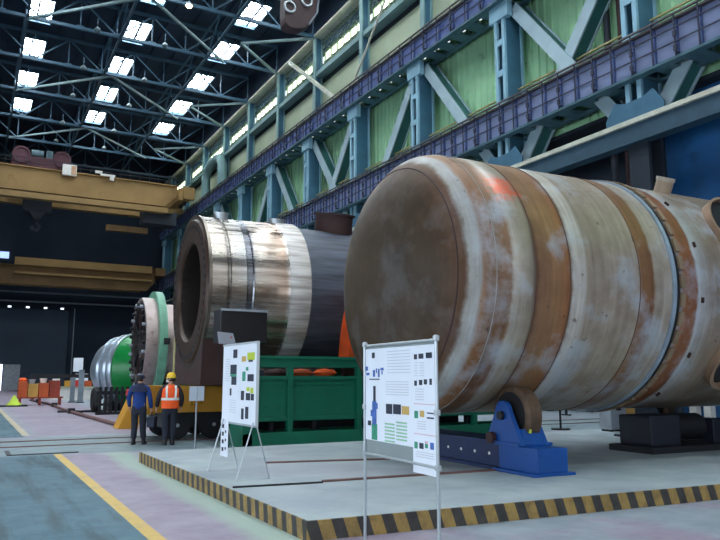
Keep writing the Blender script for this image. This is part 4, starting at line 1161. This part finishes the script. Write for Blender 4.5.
q1, q2 = Vector((3.66, 11.22, .2)), Vector((3.70, 9.77, .2))
W2 = (q2 - q1).length
rz = math.atan2(q2.y - q1.y, q2.x - q1.x)
b2 = thing('poster_stand', 'white poster board on bent wire legs on the platform by the green bed', 'poster stand', q1, rz)
ZB, ZT = .76, 1.97
MB().bx(0, W2, -.005, .02, ZB, ZT).build('board', M_paper, b2, bevel=.004)
MB().bx(-.01, W2 + .01, -.012, .026, ZT - .01, ZT + .02).bx(-.01, W2 + .01, -.012, .026, ZB - .02, ZB + .01).bx(W2 - .008, W2 + .012, -.012, .026, ZB, ZT).build('board_frame', M_alu, b2)
for x in (.14, W2 - .06):
    MB().tube([(x, -.02, ZB + .05), (x + .02, -.27, .012), (x + .02, .24, .012), (x, .02, ZB + .05)], .011, 8).build('leg', M_alu, b2, smooth=True)
st_ = MB().bx(.02, .34, -.018, -.012, .22, .80).build('hanging_strip', M_paper, b2)
def s2(px):
    t_ = (px - 68) / (178 - 68)
    return W2 * 1.13 * t_ / (1 + .13 * t_)
def z2(px, py):
    t_ = (px - 68) / (178 - 68)
    zt, zb = 56 - 18 * t_, 308 + 14 * t_
    return ZT - (py - zt) / (zb - zt) * (ZT - ZB)
def art2(parent, name, m, rl):
    flat(parent, name, m, [(s2(a), s2(b), z2((a + b) / 2, d_), z2((a + b) / 2, c_)) for a, b, c_, d_ in rl], y=-.0065, th=.002)
art2(b2, 'navy_picture', M_g2, [(100, 113, 66, 95), (92, 112, 118, 150), (96, 112, 158, 186), (148, 168, 148, 172), (128, 138, 205, 236), (144, 158, 212, 236), (130, 138, 264, 300), (143, 153, 258, 298), (92, 97, 198, 222)])
art2(b2, 'lime_picture', M_g5, [(146, 170, 74, 100), (146, 155, 192, 206), (158, 168, 194, 212)])
art2(b2, 'dark_detail', M_g2, [(150, 164, 98, 106), (160, 170, 214, 236)])
art2(b2, 'ochre_picture', M_g6, [(128, 142, 88, 106)])
art2(b2, 'green_picture', M_g4, [(131, 141, 140, 172), (92, 112, 150, 158), (142, 150, 124, 136)])
art2(b2, 'pale_text', M_g1, [(76, 90, 100 + 8 * k, 102 + 8 * k) for k in range(10)] + [(92, 112, 236 + 8 * k, 238 + 8 * k) for k in range(6)])
flat(st_, 'strip_marks', M_g2, [(.08, .16, .30 + .12 * k, .36 + .12 * k) for k in range(4)] + [(.22, .27, .33 + .13 * k, .37 + .13 * k) for k in range(3)], y=-.019)

o = thing('sign_post', 'small pale sign plate on a thin grey post near the worker in orange', 'sign post', (4.68, 16.2, 0))
MB().cyl((4.68, 16.25, .02), (4.68, 16.25, 1.3), .018, n=10).build('post', M_grey, o, world=True, smooth=True)
MB().bx(4.5, 4.84, 16.2, 16.23, 1.13, 1.46).build('sign_plate', mat('sign_pale_blue', (190, 200, 212), .45, var=.05), o, world=True)
MB().bx(4.668, 4.68, 16.19, 16.2, 1.14, 1.45).build('plate_fold', M_grey, o, world=True)
MB().cyl((4.68, 16.25, 0), (4.68, 16.25, .02), .14, n=20).build('foot', M_grey, o, world=True)

# ------------------------------------------------------------------ people
def skin_mesh(name, verts, edges, m, parent, root=0, sub=1):
    me = bpy.data.meshes.new(name)
    me.from_pydata([v[0] for v in verts], edges, [])
    ob = bpy.data.objects.new(name, me)
    COL.objects.link(ob)
    sk = ob.modifiers.new('skin', 'SKIN')
    sk.use_smooth_shade = True
    for i, v in enumerate(verts):
        r = v[1]
        sv = me.skin_vertices[0].data[i]
        sv.radius = (r, r) if isinstance(r, (int, float)) else r
        sv.use_root = (i == root)
    if sub:
        ss = ob.modifiers.new('subdivision', 'SUBSURF')
        ss.levels = ss.render_levels = sub
    bpy.context.view_layer.update()
    dg = bpy.context.evaluated_depsgraph_get()
    nm = bpy.data.meshes.new_from_object(ob.evaluated_get(dg))
    nm.name = name
    ob.modifiers.clear()
    ob.data = nm
    bpy.data.meshes.remove(me)
    nm.materials.clear()
    nm.materials.append(m)
    for p in nm.polygons:
        p.use_smooth = True
    ob.parent = parent
    return ob

def person(label, loc, rz, arms, look, feet, kit):
    """arms: (elbow, wrist) for left (-x) and right (+x) in the body's frame, facing +y"""
    o = thing('person', label, 'person', loc, rz)
    V, Eg = [], []
    def add(p, r, frm=None):
        V.append((Vector(p), r))
        if frm is not None:
            Eg.append((frm, len(V) - 1))
        return len(V) - 1
    pel = add((0, 0, .95), (.16, .115))
    w_ = add((0, 0, 1.12), (.15, .105), pel)
    ch = add((0, .0, 1.30), (.175, .12), w_)
    nk0 = add((0, -.01, 1.44), (.10, .085), ch)
    nk = add((0, .0, 1.50), (.058, .058), nk0)
    hd0 = add((0, .015, 1.57), (.072, .082), nk)
    hd1 = add((0, .01, 1.65), (.082, .098), hd0)
    add((0, .0, 1.735), (.05, .06), hd1)
    for s, (el, wr) in zip((-1, 1), arms):
        sh = add((s * .185, -.01, 1.40), .066, nk0)
        e = add(el, .047, sh)
        wv = add(wr, .032, e)
        d = (Vector(wr) - Vector(el)).normalized()
        pm = add(Vector(wr) + d * .055, (.036, .024), wv)
        side = Vector((0, 1, 0))
        kn = Vector(wr) + d * .10
        for f in range(4):
            off = side * (.026 - .0175 * f)
            a = add(kn + off, .0105, pm)
            b = add(kn + off + d * (.034 if f != 3 else .026) + Vector((-s * .008, 0, 0)), .0095, a)
            add(kn + off + d * (.062 if f in (1, 2) else .05) + Vector((-s * .026, 0, 0)), .0085, b)
        a = add(Vector(wr) + d * .04 + side * .042, .011, wv)
        add(Vector(wr) + d * .085 + side * .055 + Vector((-s * .01, 0, 0)), .0095, a)
    for s, (kx, ky), (fx, fy) in zip((-1, 1), feet[0], feet[1]):
        hp_ = add((s * .095, 0, .90), .095, pel)
        k = add((kx, ky, .50), .062, hp_)
        an = add((fx, fy, .09), .045, k)
        add((fx + s * .02, fy + .12, .045), (.038, .032), an)
    skin_mesh('body', V, Eg, M_skin, o)
    # jacket: trunk and sleeves
    J, E2 = [], []
    def addj(p, r, frm=None):
        J.append((Vector(p), r))
        if frm is not None:
            E2.append((frm, len(J) - 1))
        return len(J) - 1
    a0 = addj((0, 0, 1.10), (.185, .135))
    b0 = addj((0, 0, .85), (.212, .165), a0)
    c0 = addj((0, 0, 1.30), (.20, .14), a0)
    d0 = addj((0, -.01, 1.44), (.12, .10), c0)
    addj((0, -.005, 1.50), (.07, .07), d0)
    for s, (el, wr) in zip((-1, 1), arms):
        sh = addj((s * .195, -.01, 1.40), .085, d0)
        e = addj(el, .066, sh)
        addj(wr, .05, e)
    skin_mesh('jacket', J, E2, kit['jacket'], o)
    if kit.get('yoke'):
        MB().loft([(0, -.01, 1.30, .245, .165), (0, -.01, 1.40, .235, .15), (0, -.01, 1.475, .14, .115), (0, -.005, 1.52, .082, .085)], 24).build('jacket_yoke', kit['yoke'], o, smooth=True)
    T, E3 = [], []
    def addt(p, r, frm=None):
        T.append((Vector(p), r))
        if frm is not None:
            E3.append((frm, len(T) - 1))
        return len(T) - 1
    a1 = addt((0, 0, 1.06), (.168, .124))
    a0 = addt((0, 0, .95), (.178, .132), a1)
    for s, (kx, ky), (fx, fy) in zip((-1, 1), feet[0], feet[1]):
        h_ = addt((s * .10, 0, .84), .115, a0)
        k = addt((kx, ky, .48), .088, h_)
        addt((fx, fy, .10), .078, k)
    skin_mesh('trousers', T, E3, kit['trousers'], o)
    for s, (fx, fy) in zip((-1, 1), feet[1]):
        MB().loft([(fx + s * .01, fy + .05, .0, .055, .145), (fx + s * .01, fy + .05, .03, .058, .148), (fx + s * .01, fy + .04, .065, .052, .125), (fx, fy + .0, .10, .05, .07), (fx, fy, .17, .052, .06)], 18).build('boot', M_boot, o, smooth=True)
    # face and headgear in a head frame
    hd = Matrix.Translation((0, .0, 1.62)) @ Matrix.Rotation(look, 4, 'Z')
    def headpart(mb, name, m, smooth=True):
        mb.bm.transform(hd)
        return mb.build(name, m, o, smooth=smooth)
    headpart(MB().lathe([(-.035, .0), (-.02, .013), (.0, .011), (.035, .004), (.04, 0)], 'Z', (0, .108, -.005), 10), 'nose', M_skin)
    for s in (-1, 1):
        headpart(MB().lathe([(-.012, 0), (-.006, .012), (.006, .012), (.012, 0)], 'Y', (s * .034, .094, .022), 10), 'eye', M_white)
        headpart(MB().lathe([(-.03, 0), (-.015, .016), (.015, .02), (.032, 0)], 'Z', (s * .088, .0, .0), 10), 'ear', M_skin)
    headpart(MB().bx(-.024, .024, .088, .1, -.056, -.048), 'mouth', mat('lips', (160, 96, 88), .5))
    headpart(MB().loft([(0, -.028, -.05, .08, .075), (0, -.022, .0, .092, .095), (0, -.02, .05, .094, .10), (0, -.015, .09, .085, .09)], 20), 'hair', M_hair)
    if kit['hat'] == 'helmet':
        headpart(MB().lathe([(.03, .125), (.045, .128), (.05, .112), (.10, .108), (.14, .09), (.17, .055), (.182, .0)], 'Z', (0, -.005, 0), 28), 'helmet', M_helm)
        headpart(MB().loft([(0, .09, .03, .085, .085), (0, .09, .04, .08, .08)], 20), 'helmet_peak', M_helm)
        headpart(MB().loft([(0, .075, -.075, .055, .05), (0, .07, -.03, .065, .05), (0, .07, -.01, .055, .045)], 16), 'face_mask', M_white)
    else:
        headpart(MB().lathe([(.01, .104), (.05, .106), (.095, .096), (.12, .06), (.128, 0)], 'Z', (0, -.003, 0), 26), 'cap', kit['hatm'])
        headpart(MB().loft([(0, .12, .03, .07, .06), (0, .12, .042, .066, .056)], 18), 'cap_peak', kit['hatm'])
    if kit.get('vest'):
        vt = MB().loft([(0, 0, .90, .215, .165), (0, 0, 1.1, .218, .168), (0, 0, 1.28, .232, .172), (0, -.01, 1.38, .225, .155), (0, -.01, 1.45, .15, .125), (0, -.005, 1.49, .09, .09)], 28).build('safety_vest', M_vest, o, smooth=True)
        MB().loft([(0, 0, 1.10, .224, .174), (0, 0, 1.16, .228, .176)], 28, False).build('reflective_belt', M_refl, vt, smooth=True)
        for s in (-1, 1):
            for fy in (-1, 1):
                mb = MB()
                pts = [(s * .105, fy * .162, 1.15), (s * .11, fy * .160, 1.28), (s * .115, fy * .142 - .01, 1.38), (s * .10, fy * .10 - .01, 1.46)]
                for p, q in zip(pts, pts[1:]):
                    mb.beam(p, q, .05, .022, (0, fy, 0))
                mb.build('reflective_brace', M_refl, vt)
    return o

person('person in blue work jacket and dark cap, seen from behind, holding a tool bag', (3.86, 18.5, 0), math.radians(-25),
       (((-.27, .0, 1.15), (-.26, .10, .92)), ((.27, -.03, 1.14), (.29, .05, .88))), math.radians(-20),
       (((-.10, .02), (.10, .02)), ((-.10, -.02), (.13, .06))), {'jacket': M_jblue, 'yoke': M_jnavy, 'trousers': M_trous, 'hat': 'cap', 'hatm': M_jnavy})
person('person in orange safety vest and yellow helmet, seen from behind', (4.50, 17.95, 0), math.radians(-8),
       (((-.29, .02, 1.15), (-.31, .14, .92)), ((.28, -.06, 1.15), (.27, .04, .93))), math.radians(62),
       (((-.09, .02), (.09, .02)), ((-.085, .0), (.085, .0))), {'jacket': mat('dark_jacket', (36, 34, 42), .85), 'trousers': M_trous, 'hat': 'helmet', 'vest': True})
bgp = Matrix.Translation((3.86, 18.5, 0)) @ Matrix.Rotation(math.radians(-25), 4, 'Z') @ Vector((.31, .09, 0))
tb = thing('tool_bag', 'dark tool bag held by the worker in blue', 'bag', (bgp.x, bgp.y, .42), math.radians(-25))
MB().bx(-.10, .10, -.17, .17, 0, .27).build('bag_body', mat('bag_slate', (44, 50, 66), .8), tb, bevel=.03)
MB().bx(-.105, .105, -.172, .172, .19, .22).build('bag_trim', M_dark, tb)
MB().tube([(0, -.10, .26), (0, -.08, .35), (0, 0, .38), (0, .08, .35), (0, .10, .26)], .012, 8).build('bag_handle', M_dark, tb, smooth=True)
